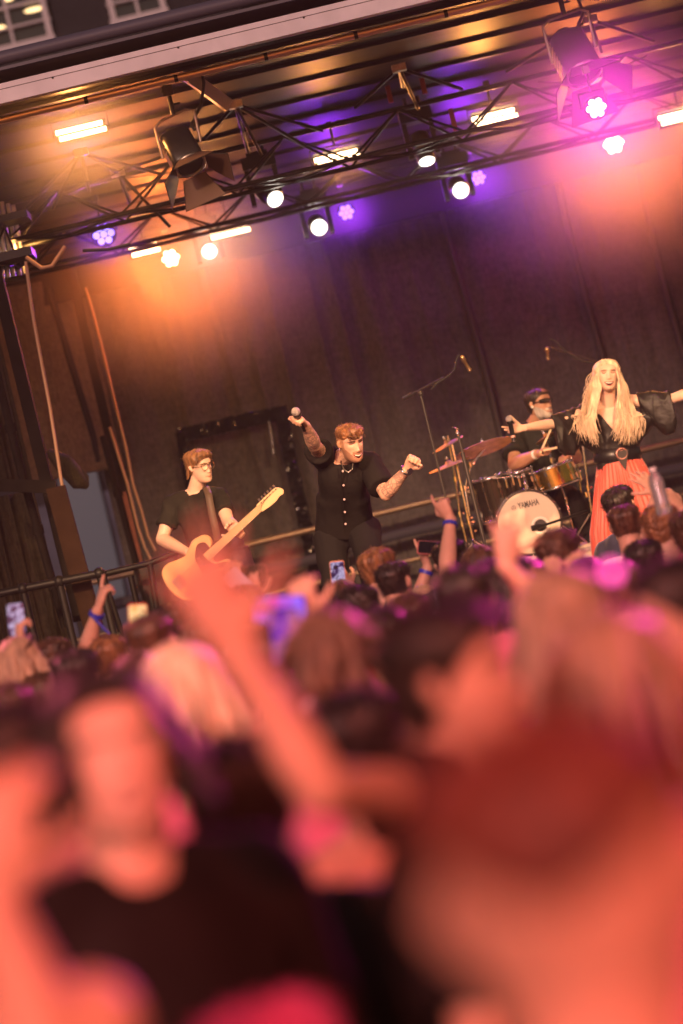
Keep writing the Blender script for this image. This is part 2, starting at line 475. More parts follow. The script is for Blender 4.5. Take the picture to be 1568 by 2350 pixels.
def long_hair(FR, matl, parent, length=.42, n=110, seed=0, back=True, width=.012, spread=.05, part=0.0, name='hair', wave=.012, out=None, face_clear=.055, lab=None):
    """locks of hair falling from the scalp past the shoulders"""
    rs = random.Random(seed); mb = MB()
    rings = head_rings(n=72, levels=60, detail=False)
    P = np.array([p for r in rings for p in r]); c = np.array([0, -.010, .125]); d = P - c; d /= np.linalg.norm(d, axis=1)[:, None] + 1e-9
    zl = np.interp(P[:, 1], [-.10, -.03, .01, .03, .05, .07, .09], [.02, .03, .08, .12, .165, .208, .212])
    mk = smooth01((P[:, 2] - zl) / .012 + .5)
    t = .012 * (1 + .3 * np_noise(np.stack([P[:, 0], P[:, 1] * .2, P[:, 2] * .3], 1), 300, seed))
    Q = P + d * (mk * t - (1 - mk) * .01)[:, None]
    vs = [FR.w(p) for p in Q]; mb.loft([vs[i * 72:(i + 1) * 72] for i in range(60)])
    down = Vector((0, 0, -1))
    for i in range(n):
        a = rs.uniform(-2.35, 2.35)            # 0 = straight back, +-pi/2 = the sides
        lev = rs.uniform(.03, .99)
        sx, sy = math.sin(a), -math.cos(a)
        # from the parting over the crown, down the side of the skull, then free
        pts = []
        R0 = .088 + rs.uniform(-.004, .010)
        for u in (0.0, .35, .7, 1.0):
            el = math.pi / 2 * (1 - u * lev)
            px = part + R0 * .92 * math.cos(el) * sx; py = -.012 + R0 * 1.18 * math.cos(el) * sy; pz = .128 + (.118) * math.sin(el)
            pts.append(FR.w((px, py, pz)))
        p = pts[-1]; L = length * rs.uniform(.75, 1.1); outd = (FR.r * sx + FR.f * sy)
        outd.z = 0
        ph = rs.uniform(0, 6.28); nst = 7
        free = L - .12 * (1 - lev)
        for k in range(1, nst + 1):
            u = k / nst
            q = p + down * free * u + outd * (spread * math.sin(u * 1.6) * rs.uniform(.6, 1.2)) + Vector((math.sin(ph + u * 5) * wave * u, math.cos(ph * 1.3 + u * 4) * wave * u, 0))
            pts.append(q)
        w = width * rs.uniform(.6, 1.3); rad = [w * .6, w, w, w] + [w * (1 - .75 * (k / nst) ** 2) for k in range(1, nst + 1)]
        mb.tube(pts, rad, 6)
    return mb.build(name, matl, parent, label=lab)

_HR = np.array([p for r in head_rings(n=80, levels=90) for p in r]); _HR = _HR[_HR[:, 1] > .02]
def face_y(x, z):
    d = (_HR[:, 0] - x) ** 2 + (_HR[:, 2] - z) ** 2; i = np.argsort(d)[:4]; w = 1 / (d[i] + 1e-7)
    return float((_HR[i, 1] * w).sum() / w.sum())
def face_detail(root, FR, hairmat, lips=.0022, eyes='closed', mouth=1.0, smile=1.0, brow=.0024, lipmat=None, lash=None):
    """brows, lashes, lips and teeth as fine geometry lying on the head"""
    S = lambda x, z, o=0.0: FR.w((x, face_y(x, z) + o, z))
    for sg in (-1, 1):
        m = MB(); xs = [.013, .024, .036, .047, .054]
        m.tube([S(sg * x_, .156 - 8 * (x_ - .030) ** 2 + .001, .0012) for x_ in xs], [brow * .9, brow * 1.5, brow * 1.5, brow * 1.1, brow * .3], 6)
        m.build('eyebrow', hairmat, root)
        m = MB(); q_ = 26 if eyes == 'closed' else -14
        m.tube([S(sg * x_, .1345 + q_ * (x_ - .032) ** 2, .002) for x_ in (.016, .024, .032, .040, .048)], [.0008, .0024, .0032, .0026, .0009], 6)
        m.build('eyelash', lash or LASH, root)
        if eyes == 'open':
            m = MB(); m.ball(S(sg * .032, .1345, -.006), .011, 14, ax=(FR.r, FR.f, FR.u), sc=(1.1, 1, .62)); m.build('eye', mat('eye_white', (.75, .70, .66), rough=.15), root)
    w = .023 + .007 * smile; zc = .056; cu = smile * 7
    xs = np.linspace(-w, w, 9)
    if mouth:
        h = .0098 * mouth
        top = [zc + cu * x_ ** 2 + h * .35 * (1 - (x_ / w) ** 2) for x_ in xs]; bot = [zc + cu * x_ ** 2 - h * 1.35 * (1 - (x_ / w) ** 2) for x_ in xs]
        m = MB(); m.loft([[S(x_, a_, .0015), S(x_, (a_ + b_) / 2, .0015), S(x_, b_, .0015), S(x_, (a_ + b_) / 2, -.004)] for x_, a_, b_ in zip(xs, top, bot)]); m.build('mouth', MOUTH, root)
        m = MB(); m.loft([[S(x_, a_, .003), S(x_, a_ - .0055 * mouth * (1 - (x_ / w) ** 4), .003), S(x_, a_ - .003, -.002)] for x_, a_ in list(zip(xs, top))[1:-1]]); m.build('teeth', TEETH, root)
    else:
        top = bot = [zc + cu * x_ ** 2 for x_ in xs]
        m = MB(); m.tube([S(x_, a_, .001) for x_, a_ in zip(xs, top)], .0012, 6); m.build('mouth', MOUTH, root)
    m = MB()
    m.tube([S(x_, a_ + lips, .0015) for x_, a_ in zip(xs, top)], [lips * .4, lips * .8, lips * 1.1, lips * 1.2, lips, lips * 1.2, lips * 1.1, lips * .8, lips * .4], 8)
    m.tube([S(x_, a_ - lips, .0015) for x_, a_ in zip(xs, bot)], [lips * .4, lips * .9, lips * 1.3, lips * 1.5, lips * 1.6, lips * 1.5, lips * 1.3, lips * .9, lips * .4], 8)
    m.build('lips', lipmat or LIPS, root)

def face_mats(FR, opts):
    """material index per polygon centre for a body mesh"""
    def fn(c):
        x, y, z = FR.local(c); m = np.zeros(len(c), int); ax = np.abs(x)
        head = (z > -.02) & (z < .26) & (np.abs(x) < .11) & (np.abs(y) < .14)
        front = head & (y > .05)
        mo = opts.get('mouth', 0); sm = opts.get('smile', 0)
        zc = .056 + sm * 6 * x * x
        lipw = .024 + .006 * sm
        if opts.get('beard'):
            bw = (y > -.005) & head & (z < .050 + .06 * np.clip((ax - .03) / .04, 0, 1))
            mu = front & (z > .066) & (z < .082) & (ax < .036)
            m[(bw | mu)] = 6
        m[front & (ax < lipw) & (np.abs(z - zc) < (.010 + .006 * mo) * np.sqrt(np.clip(1 - (ax / lipw) ** 2, 0, 1)) + .002)] = 1
        if mo:
            h = .009 * mo + .002
            ins = front & (ax < lipw * .85) & (np.abs(z - zc) < h * np.sqrt(np.clip(1 - (ax / (lipw * .85)) ** 2, 0, 1)))
            m[ins] = 2
            m[ins & (z > zc + h * .15)] = 3
        ex = .032
        eye = front & (np.abs(ax - ex) < .0145)
        if opts.get('fine'): m[(m >= 1) & (m <= 3)] = 0
        if opts.get('fine'): pass
        elif opts.get('eyes') == 'closed': m[eye & (np.abs(z - .1335 - 0 + 20 * (ax - ex) ** 2) < .0032)] = 5
        else:
            m[eye & (np.abs(z - .137) < .0062)] = 4
        br = front & (ax > .014) & (ax < .052) & (np.abs(z - (.1565 - 8 * (ax - .032) ** 2)) < .0042)
        if not opts.get('fine'): m[br] = 7
        if opts.get('fade'):
            m[head & (z > .10 - .2 * (y + .02)) & (z < .2) & (y < .035) & (ax > .03)] = 8
            m[head & (y < -.03) & (z > .06)] = 8
        tt = opts.get('tattoo')
        if tt:
            for a, b, r in tt:
                a, b = np.array(a), np.array(b); ab = b - a; L = np.linalg.norm(ab)
                t = ((c - a) @ ab) / L ** 2; dd = np.linalg.norm(c - (a + t[:, None] * ab), axis=1)
                m[(t > .04) & (t < .92) & (dd < r)] = 9
        return m
    return fn

def tattoo_mat():
    if 'tattooed_skin' in MATS: return MATS['tattooed_skin']
    m = mat('tattooed_skin', (.58, .34, .25), rough=.5)
    nt = m.node_tree; b = nt.nodes['Principled BSDF']
    tc = nt.nodes.new('ShaderNodeTexCoord'); v = nt.nodes.new('ShaderNodeTexVoronoi'); v.feature = 'DISTANCE_TO_EDGE'; v.inputs['Scale'].default_value = 26
    n = nt.nodes.new('ShaderNodeTexNoise'); n.inputs['Scale'].default_value = 24; n.inputs['Detail'].default_value = 3; n.inputs['Distortion'].default_value = 1.5
    nt.links.new(tc.outputs['Object'], v.inputs['Vector']); nt.links.new(tc.outputs['Object'], n.inputs['Vector'])
    r = nt.nodes.new('ShaderNodeValToRGB'); r.color_ramp.elements[0].position = .03; r.color_ramp.elements[1].position = .10
    r.color_ramp.elements[0].color = (1, 1, 1, 1); r.color_ramp.elements[1].color = (0, 0, 0, 1)
    nt.links.new(v.outputs['Distance'], r.inputs['Fac'])
    r2 = nt.nodes.new('ShaderNodeValToRGB'); r2.color_ramp.elements[0].position = .50; r2.color_ramp.elements[1].position = .56
    r2.color_ramp.elements[0].color = (0, 0, 0, 1); r2.color_ramp.elements[1].color = (1, 1, 1, 1)
    nt.links.new(n.outputs['Fac'], r2.inputs['Fac'])
    mx = nt.nodes.new('ShaderNodeMath'); mx.operation = 'MAXIMUM'; mul = nt.nodes.new('ShaderNodeMath'); mul.operation = 'MULTIPLY'; mul.inputs[1].default_value = .62
    nt.links.new(r.outputs[0], mx.inputs[0]); nt.links.new(r2.outputs[0], mx.inputs[1]); nt.links.new(mx.outputs[0], mul.inputs[0])
    mc = nt.nodes.new('ShaderNodeMixRGB'); mc.inputs[1].default_value = (.56, .33, .24, 1); mc.inputs[2].default_value = (.10, .075, .085, 1)
    nt.links.new(mul.outputs[0], mc.inputs[0]); nt.links.new(mc.outputs[0], b.inputs['Base Color'])
    return m

def ear(mb, FR, side, s=1.0):
    pts = [(side * .073, .000, .105), (side * .080, -.006, .118), (side * .083, -.012, .135), (side * .079, -.008, .146), (side * .074, .004, .142)]
    mb.tube([FR.w(p) for p in pts], [.009, .010, .011, .010, .007], 8)
    mb.ball(FR.w((side * .075, -.001, .122)), .015, 8, ax=(FR.r, FR.f, FR.u), sc=(.45, .8, 1.3))

def body(root, J, FR, skin, face, hands=(), voxel=.0045, legs=True, build=1.0, bare_arm=(True, True), armk=1.0):
    mb = MB()
    mb.loft(torso(J, 0, build))
    nk = J['neck']; hb = FR.w((0, -.022, .05))
    mb.tube([nk - (hb - nk) * .5, nk, nk.lerp(hb, .5), hb, FR.w((0, -.02, .11))], [.070 * build, .060, .055, .056, .05], 14)
    for a in ('r', 'l'):
        s, e, w = J['s' + a], J['e' + a], J['w' + a]
        mb.tube([nk.lerp(s, .1), nk.lerp(s, .55) + Vector((0, 0, .0)), s], [.055, .052, .055], 12)
        arm_geo(mb, s, e, w, 0, armk)
        if legs: leg_geo(mb, J['h' + a], J['k' + a], J['a' + a])
    for h in hands: hand(mb, **h)
    for r in [[ [FR.w(p) for p in rr] for rr in head_rings(jaw=face.get('jaw', 1), mouth=face.get('mouth', 0), smile=face.get('smile', 0))]]: mb.loft(r)
    ear(mb, FR, 1); ear(mb, FR, -1)
    v, n, f = remesh(mb, voxel, 2)
    mi = face_mats(FR, face)(v[f].mean(axis=1))
    hairm_ = face.get('hairmat', H_BROWN)
    beardm = face.get('beardmat', hairm_)
    return quads('body', v, f, mi, [skin, LIPS, MOUTH, TEETH, EYED, LASH, beardm, face.get('browmat', hairm_), face.get('fademat', skin), tattoo_mat()], root)

def hang(p, a, b=None):
    return p

def leg_joints(J, floor, stride=0.0, out=.10, fwd=Vector((0, -1, 0)), bend=0.03):
    side = (J['hr'] - J['hl']).normalized()
    for a, sg in (('r', 1), ('l', -1)):
        h = J['h' + a]; an = Vector((h.x, h.y, floor + .07)) + side * sg * (out * .4) + fwd * (stride * sg)
        J['a' + a] = an; J['k' + a] = h.lerp(an, .5) + fwd * bend

def shoes(root, J, matl, fwd):
    for a in ('r', 'l'):
        mb = MB(); an = J['a' + a]
        f = Vector(fwd).normalized(); b = Vector((an.x, an.y, an.z - .07))
        sd = f.cross(Vector((0, 0, 1)))
        prof = [(-.07, .032, .085), (-.03, .038, .095), (.03, .040, .08), (.09, .046, .06), (.15, .044, .05), (.19, .030, .035)]
        rings = []
        for t, hw, hh in prof:
            c = b + f * t
            rings.append([c + sd * (hw * math.cos(q)) + Vector((0, 0, hh / 2 + hh / 2 * math.sin(q))) for q in [2 * math.pi * k / 14 for k in range(14)]])
        mb.loft(rings); mb.build('shoe', matl, root)
# ------------------------------------------------------------------ the setting
DECK = 1.15; RISER = 1.64
X3, Y3, Z3 = Vector((1, 0, 0)), Vector((0, 1, 0)), Vector((0, 0, 1))
def cobble():
    m = mat('asphalt', (.05, .047, .045), rough=.85, noise_scale=2.5, noise_amt=.3, bump=.4, bump_scale=120)
    return m
g = MB(); g.add([(-40, -18, 0), (40, -18, 0), (40, 62, 0), (-40, 62, 0)], [(0, 1, 2, 3)], 0, False)
g.build('ground', cobble(), origin=(0, 0, 0), kind='structure')

def cloth_mat(name, c, bump=.5, weave=True):
    m = mat(name, c, rough=.75, noise_scale=1.1, noise_amt=.14, spec=.10)
    nt = m.node_tree; b = nt.nodes['Principled BSDF']
    tc = nt.nodes.new('ShaderNodeTexCoord')
    w1 = nt.nodes.new('ShaderNodeTexNoise'); w1.inputs['Scale'].default_value = 34; w1.inputs['Detail'].default_value = 8; w1.inputs['Roughness'].default_value = .72
    mp = nt.nodes.new('ShaderNodeMapping'); mp.inputs['Scale'].default_value = (.25, 1, 1)
    nt.links.new(tc.outputs['Object'], mp.inputs['Vector']); nt.links.new(mp.outputs[0], w1.inputs['Vector'])
    w2 = nt.nodes.new('ShaderNodeTexNoise'); w2.inputs['Scale'].default_value = 60
    w2.inputs['Detail'].default_value = 8; mp2 = nt.nodes.new('ShaderNodeMapping'); mp2.inputs['Scale'].default_value = (1, 1, .22)
    nt.links.new(tc.outputs['Object'], mp2.inputs['Vector']); nt.links.new(mp2.outputs[0], w2.inputs['Vector'])
    ad = nt.nodes.new('ShaderNodeMath'); nt.links.new(w1.outputs['Fac'], ad.inputs[0]); nt.links.new(w2.outputs['Fac'], ad.inputs[1])
    bp = nt.nodes.new('ShaderNodeBump'); bp.inputs['Strength'].default_value = bump; bp.inputs['Distance'].default_value = .02
    nt.links.new(ad.outputs[0], bp.inputs['Height']); nt.links.new(bp.outputs[0], b.inputs['Normal'])
    # weave modulates colour a little
    lnk = b.inputs['Base Color'].links[0].from_socket
    mx = nt.nodes.new('ShaderNodeMixRGB'); mx.blend_type = 'MULTIPLY'; mx.inputs[0].default_value = .75
    cr = nt.nodes.new('ShaderNodeValToRGB'); cr.color_ramp.elements[0].position = .38; cr.color_ramp.elements[1].position = .62
    cr.color_ramp.elements[0].color = (.42, .42, .42, 1); cr.color_ramp.elements[1].color = (1.25, 1.25, 1.25, 1)
    mh = nt.nodes.new('ShaderNodeMath'); mh.operation = 'MULTIPLY'; mh.inputs[1].default_value = .5
    nt.links.new(ad.outputs[0], mh.inputs[0]); nt.links.new(mh.outputs[0], cr.inputs['Fac'])
    nt.links.new(lnk, mx.inputs[1]); nt.links.new(cr.outputs[0], mx.inputs[2]); nt.links.new(mx.outputs[0], b.inputs['Base Color'])
    return m
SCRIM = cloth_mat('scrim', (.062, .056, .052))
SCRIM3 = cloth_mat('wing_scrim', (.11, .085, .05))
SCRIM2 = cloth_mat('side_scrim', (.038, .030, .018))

def curtain(name, p0, p1, z0, z1, matl, folds, amp, seed, label, cat, nx=220, nz=70, wr=.02, group=None, parent=None, top_amp=1.0):
    """hanging cloth from p0 to p1 with vertical folds and tension creases"""
    p0, p1 = Vector(p0), Vector(p1); d = (p1 - p0); L = d.length; d.normalize(); nrm = Vector((d.y, -d.x, 0)); nrm = -nrm if nrm.y > 0 else nrm
    vs = []
    for j in range(nz + 1):
        z = z0 + (z1 - z0) * j / nz; tz = j / nz
        for i in range(nx + 1):
            u = L * i / nx
            a = amp * (noise.noise(Vector((u * folds, z * .35, seed))) + .5 * noise.noise(Vector((u * folds * 2.3, z * .5, seed + 9)))) * (.25 + top_amp * tz)
            rd = 1 - abs(noise.noise(Vector((u * folds * 1.3 + .12 * z, z * .22, seed + 20)))) * 2.2; a += amp * .35 * max(0, rd) ** 3
            a += wr * noise.noise(Vector((u * .7, z * 2.2, seed + 3))) + wr * .5 * noise.noise(Vector((u * 1.7 + z, z * 3.1, seed + 4)))
            vs.append(p0 + d * u + nrm * a + Vector((0, 0, z - p0.z)))
    w = nx + 1
    fs = [(j * w + i, j * w + i + 1, (j + 1) * w + i + 1, (j + 1) * w + i) for j in range(nz) for i in range(nx)]
    mb = MB(); mb.add(vs, fs, 0, True)
    o = mb.build(name, matl, parent, label=label, cat=cat, group=group)
    md = o.modifiers.new('t', 'SOLIDIFY'); md.thickness = .006
    return o

curtain('backdrop_curtain', (-2.02, 22.0, 1.2), (6.5, 22.0, 1.2), DECK, 5.35, SCRIM, 2.6, .13, 3.1,
        'brown black mesh backdrop closing the rear of the stage behind the band', 'curtain', nx=420, nz=120, wr=.03)
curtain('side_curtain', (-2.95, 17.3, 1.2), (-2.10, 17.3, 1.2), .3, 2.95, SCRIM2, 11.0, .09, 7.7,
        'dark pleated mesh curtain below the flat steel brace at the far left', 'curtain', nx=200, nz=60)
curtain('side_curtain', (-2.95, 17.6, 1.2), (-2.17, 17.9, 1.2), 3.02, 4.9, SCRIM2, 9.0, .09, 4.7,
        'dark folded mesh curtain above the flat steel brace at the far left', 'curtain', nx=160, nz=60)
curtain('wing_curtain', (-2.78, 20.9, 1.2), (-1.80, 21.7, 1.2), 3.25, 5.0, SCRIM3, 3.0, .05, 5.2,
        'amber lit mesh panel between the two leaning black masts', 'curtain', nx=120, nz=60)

for sx_, lb in ((1.55, 'behind the left boom stand'), (2.62, 'between the drummer and the woman'), (3.35, 'at the far right')):
    m = MB(); P = [Vector((sx_ + .02 * math.sin(z * 2 + sx_), 21.84, z)) for z in np.linspace(DECK, 4.95, 30)]
    m.loft([[p + Vector((-.035, .05, 0)), p + Vector((.0, -.005 - .02 * noise.noise(p * 2), 0)), p + Vector((.035, .05, 0)), p + Vector((0, .07, 0))] for p in P])
    m.build('curtain_seam', mat('seam_cloth', (.044, .039, .036), rough=.8, spec=.1), label='dark vertical seam where two backdrop panels overlap, ' + lb, cat='seam')
# deck and riser
WOODP = mat('deck_ply', (.05, .042, .038), rough=.5, noise_scale=6, bump=.2)
d = thing('stage_deck', 'low black stage deck with dark skirt that the band stands on', 'stage', (1.5, 17.5, 0))
m = MB(); m.box((1.6, 17.5, DECK - .06), (10.2, 9.0, .12)); m.build('deck', WOODP, d)
curtain('skirt', (-3.4, 13.0, .1), (6.6, 13.0, .1), .02, DECK - .13, mat('skirt_cloth', (.012, .012, .013), rough=.9), 5, .05, 2, None, None, nx=200, nz=8, parent=d)
CREAM = mat('riser_paint', (.72, .60, .46), rough=.5, noise_scale=10, noise_amt=.08)
rz = thing('drum_riser', 'cream edged platform under the drum kit', 'drum riser', (2.4, 18.4, DECK))
m = MB(); m.box((2.55, 18.6, RISER - .05), (3.4, 2.5, .10)); m.build('platform', CREAM, rz)
m = MB(); m.box((2.55, 18.62, (DECK + RISER - .10) / 2), (3.3, 2.4, RISER - .10 - DECK)); m.build('skirt', BPAINT, rz)
m = MB(); m.box((2.55, 17.345, RISER - .035), (3.38, .02, .03)); m.build('edge_trim', ALU, rz)

# rails at the rear of the stage
def pipe_line(mb, pts, r, n=10, mi=0): mb.tube(pts, r, n, mi)
r_ = thing('rear_guard_rail', 'long amber lit pipe rail in front of the mesh backdrop', 'guard rail', (1.5, 21.4, DECK))
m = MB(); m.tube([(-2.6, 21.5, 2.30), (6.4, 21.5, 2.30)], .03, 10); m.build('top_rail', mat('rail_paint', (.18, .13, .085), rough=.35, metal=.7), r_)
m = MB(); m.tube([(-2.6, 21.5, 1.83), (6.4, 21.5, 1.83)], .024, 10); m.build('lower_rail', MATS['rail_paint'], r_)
for x in (-2.5, -.05, 2.1, 4.2, 6.2):
    m = MB(); m.tube([(x, 21.52, DECK), (x, 21.52, 2.3)], .024, 10); m.build('post', BPAINT, r_)
m = MB(); pts = [Vector((x, 21.62, 2.06 + .02 * math.sin(x * 3))) for x in np.linspace(-2.6, 6.4, 40)]
m.loft([[p + Vector((0, -.01, -.045)), p + Vector((0, .01, -.045)), p + Vector((0, .01, .045)), p + Vector((0, -.01, .045))] for p in pts])
m.build('webbing_strap', mat('webbing', (.015, .014, .025), rough=.8), None, label='loose dark webbing strap running between the rear pipe rails', cat='strap')
# front left rail
r_ = thing('side_guard_rail', 'black pipe rail across the bottom left below the pleated curtain', 'guard rail', at(110, 1500, 16.2))
a, b = at(-60, 1374, 16.2), at(237, 1314, 16.2)
m = MB(); m.tube([a, b], .028, 10); m.build('top_rail', BPAINT, r_)
a2, b2 = at(-60, 1560, 16.2), at(275, 1455, 16.2)
m = MB(); m.tube([a2, b2], .02, 8); m.build('lower_rail', BPAINT, r_)
for u in (.02, .38, .66, .97):
    p = a.lerp(b, u); m = MB(); m.tube([p, Vector((p.x, p.y, .6))], .026, 10); m.ball(p, .042, 10); m.build('post', BPAINT, r_)
r_ = thing('stair_rail', 'black pipe handrail frame behind the raised pointing hand', 'guard rail', at(280, 1500, 16.8))
for (p, q) in (((236, 1318), (300, 1520)), ((300, 1322), (345, 1520)), ((236, 1318), (345, 1292)), ((345, 1292), (372, 1480)), ((345, 1292), (420, 1262))):
    m = MB(); m.tube([at(*p, 16.9), at(*q, 16.9)], .022, 8); m.build('rail_tube', BPAINT, r_)
m = MB(); m.box(at(385, 1380, 17.4), (.26, .4, .62)); bx = m.build('flight_case', BPAINT, label='small black equipment case standing behind the stair rail', cat='case')

# ---------------- left side masts, hoses
def mast(name, pts, w, dpt, matl, label, cat='mast', low=None):
    t = thing(name, label, cat, pts[-1])
    m = MB(); m.loft([[p + Vector((sx * w / 2, sy * dpt / 2, 0)) for sx, sy in ((-1, -1), (1, -1), (1, 1), (-1, 1))] for p in pts], smooth=False); m.build('column', matl, t)
    if low:
        m = MB(); q, r2 = low; m.loft([[p + Vector((sx * w * .42, -dpt / 2 - .012 + sy * .008, 0)) for sx, sy in ((-1, -1), (1, -1), (1, 1), (-1, 1))] for p in (q, r2)], smooth=False)
        m.build('cover_strip', mat('red_oxide', (.20, .05, .03), rough=.6, noise_scale=8), t)
    return t
mast('corner_mast', [at(-15, 600, 16.9), at(185, 1425, 16.9)], .085, .10, MASTM, 'near black steel mast at the left edge, closest to the pleated curtain')
mast('rear_mast', [at(160, 610, 20.6), at(338, 1370, 20.6)], .075, .10, MASTM, 'second black mast with a red lower cover, left of the guitarist', low=(at(283, 1130, 20.5), at(334, 1345, 20.5)))
for (p_, q_), lb in ((((-60, 640), (60, 1130)), 'thick black scaffold upright at the extreme left edge'), (((60, 1120), (150, 1440)), 'thick black scaffold upright below the flat brace'), (((236, 1000), (352, 1440)), 'thin black scaffold upright beside the red lower cover')):
    Yq = 16.7 if p_[0] < 200 else 20.4
    m = MB(); m.tube([at(*p_, Yq), at(*q_, Yq)], .030, 10)
    for t_ in (.3, .7): m.tube([at(*p_, Yq).lerp(at(*q_, Yq), t_) - Z3 * .03, at(*p_, Yq).lerp(at(*q_, Yq), t_) + Z3 * .03], .042, 10)
    m.build('scaffold_pole', MASTM, label=lb, cat='scaffold pole')
m = MB(); m.tube([at(112, 660, 21.0), at(165, 840, 21.0), at(214, 1000, 21.0), at(226, 1060, 21.0)], [.03, .033, .03, .02], 8)
m.build('rolled_cloth', BLACK, label='thin dark roll of fabric hanging in a curve beside the amber mesh panel', cat='fabric roll')
m = MB(); c0 = [at(-40, 1112, 16.4), at(131, 1118, 16.4)]
m.loft([[p + Vector((0, sy * .03, sz * .045)) for sy, sz in ((-1, -1), (1, -1), (1, 1), (-1, 1))] for p in c0], smooth=False)
m.build('cross_brace', MASTM, label='flat steel brace meeting the near mast at the left edge', cat='brace')
m = MB(); c0 = [at(128, 1118, 16.38), at(215, 1440, 16.38)]
m.loft([[p + Vector((sx * .065, sy * .03, 0)) for sx, sy in ((-1, -1), (1, -1), (1, 1), (-1, 1))] for p in c0], smooth=False)
m.build('support_post', mat('rust_metal', (.03, .016, .010), rough=.8, spec=.06, noise_scale=6), label='brown steel post below the flat brace, left of the grey opening', cat='post')
for k, (pts, rr) in enumerate((([(59, 600), (75, 720), (97, 840), (115, 935), (135, 1066), (148, 1150), (158, 1228)], .012),
              ([(196, 660), (210, 705), (235, 800), (257, 895), (289, 1026), (305, 1110), (325, 1173), (340, 1230), (357, 1264)], .011),
              ([(252, 980), (270, 1040), (293, 1113), (317, 1212), (332, 1255), (347, 1286)], .011))):
    m = MB(); Yk = (16.6, 20.2, 20.1)[k]
    m.tube([at(*p, Yk) for p in pts], rr, 8)
    m.build('hose', mat('tan_hose', (.36, .21, .13), rough=.5), label=('tan hose hanging beside the near mast', 'long tan hose trailing from the rear mast to the floor', 'short tan hose ending beside the longer one')[k], cat='hose', group='hoses down the left masts')
m = MB()
for j in range(7):
    m.tube([at(112 + j * 4, 1038 + j * 6, 17.6), at(150 + j * 5, 1062 + j * 7, 17.55), at(200, 1098 + j * 3, 17.6)], [.03, .07, .025], 8)
m.build('gathered_fabric', SCRIM2, label='bunched mesh fabric tied above the grey opening', cat='fabric bundle')
# taped door outline on the backdrop
FILM = mat('shiny_film', (.008, .008, .009), rough=.27, spec=1.0, bump=.9, bump_scale=9)
fr_ = thing('taped_doorway', 'doorway outline of crumpled shiny black film on the backdrop, behind the guitarist and singer', 'taped outline', at(730, 1390, 21.7))
def film(pts, w, parent, name, seed, nn=70):
    P = [at(x, y, 21.80) for x, y in pts]; vs = []; n = nn; ln = [0]
    for i in range(1, len(P)): ln.append(ln[-1] + (P[i] - P[i - 1]).length)
    def ev(u):
        for i in range(1, len(P)):
            if u <= ln[i] or i == len(P) - 1: return P[i - 1].lerp(P[i], (u - ln[i - 1]) / (ln[i] - ln[i - 1])), (P[i] - P[i - 1]).normalized()
    mb = MB(); k = 6
    for i in range(n + 1):
        p, dd = ev(ln[-1] * i / n); sd = dd.cross(Vector((0, -1, 0))).normalized()
        for j in range(k + 1):
            v = j / k - .5
            z = noise.noise(Vector((i * .55, j * .35, seed))) * .12 + noise.noise(Vector((i * 1.4, j * .9, seed + 4))) * .06
            vs.append(p + sd * (v * w + noise.noise(Vector((i * .3, 0, seed))) * .012) + Vector((0, z - .03, 0)))
    mb.add(vs, [(i * (k + 1) + j, i * (k + 1) + j + 1, (i + 1) * (k + 1) + j + 1, (i + 1) * (k + 1) + j) for i in range(n) for j in range(k)], 0, False)
    o = mb.build(name, FILM, parent); md = o.modifiers.new('t', 'SOLIDIFY'); md.thickness = .004
    return o
film([(408, 1001), (660, 944)], .13, fr_, 'top_strip', 1)
film([(645, 946), (668, 1060), (700, 1200), (722, 1290), (736, 1400)], .12, fr_, 'side_strip', 5, 110)
film([(416, 992), (430, 1070), (440, 1120)], .10, fr_, 'side_strip', 8, 30)
m = MB(); m.tube([at(618, 968, 21.7), at(625, 1010, 21.7), at(628, 1045, 21.7)], [.018, .02, .022], 8); m.build('strap_end', FILM, fr_)

# ---------------- far building with windows
BW = cloth_mat('dark_render', (.035, .034, .042), bump=.2)
b_ = thing('far_building', 'dark house wall with lit white framed windows above the stage roof', 'building', (0, 34, 0))
m = MB(); m.box((0, 34.5, 7), (44, 1.0, 14)); m.build('wall', BW, b_)
m = MB(); m.box((-4.2, 33.985, 1.9), (6.5, .03, 3.8)); m.build('plinth', mat('pale_render', (.09, .10, .15), rough=.8, noise_scale=2), b_)
WF = mat('window_paint', (.55, .50, .55), rough=.5)
GL = mat('window_glass', (.02, .02, .03), rough=.08, spec=.8)
LIT = mat('lit_room', (.3, .2, .1), rough=.6, emit=(1.0, .66, .30), strength=2.6)
for (x, y, w, h) in ((14, 20, 1.05, 1.15), (300, -48, .72, 1.15), (590, -100, .72, 1.15), (-270, 70, .72, 1.15)):
    c = at(x, y, 33.9)
    f = MB()
    for dx in (-w / 2, 0, w / 2): f.box(c + Vector((dx, 0, 0)), (.08 if dx else .04, .10, h + .08))
    for dz, t in ((-h / 2, .12), (h / 2, .10), (.0, .035), (-h * .25, .03), (h * .25, .03)): f.box(c + Vector((0, -.012, dz)), (w + .12, .10, t))
    wo = f.build('window', WF, b_)
    p = MB(); p.box(c + Vector((0, .06, 0)), (w, .01, h)); p.build('pane', GL, wo)
    rs = random.Random(x)
    for k in range(12):
        lg = MB(); lg.ball(c + Vector((rs.uniform(-w * .38, w * .38), .04, rs.uniform(-h * .42, h * .42))), 1, 10, sc=(rs.uniform(.04, .15), .012, rs.uniform(.02, .045)))
        lg.build('room_lamp', LIT, wo)
m = MB(); c = at(206, 1210, 33.9); m.box(c, (.55, .06, 2.1)); m.build('shop_door', mat('door_blue', (.05, .12, .19), rough=.4), b_)

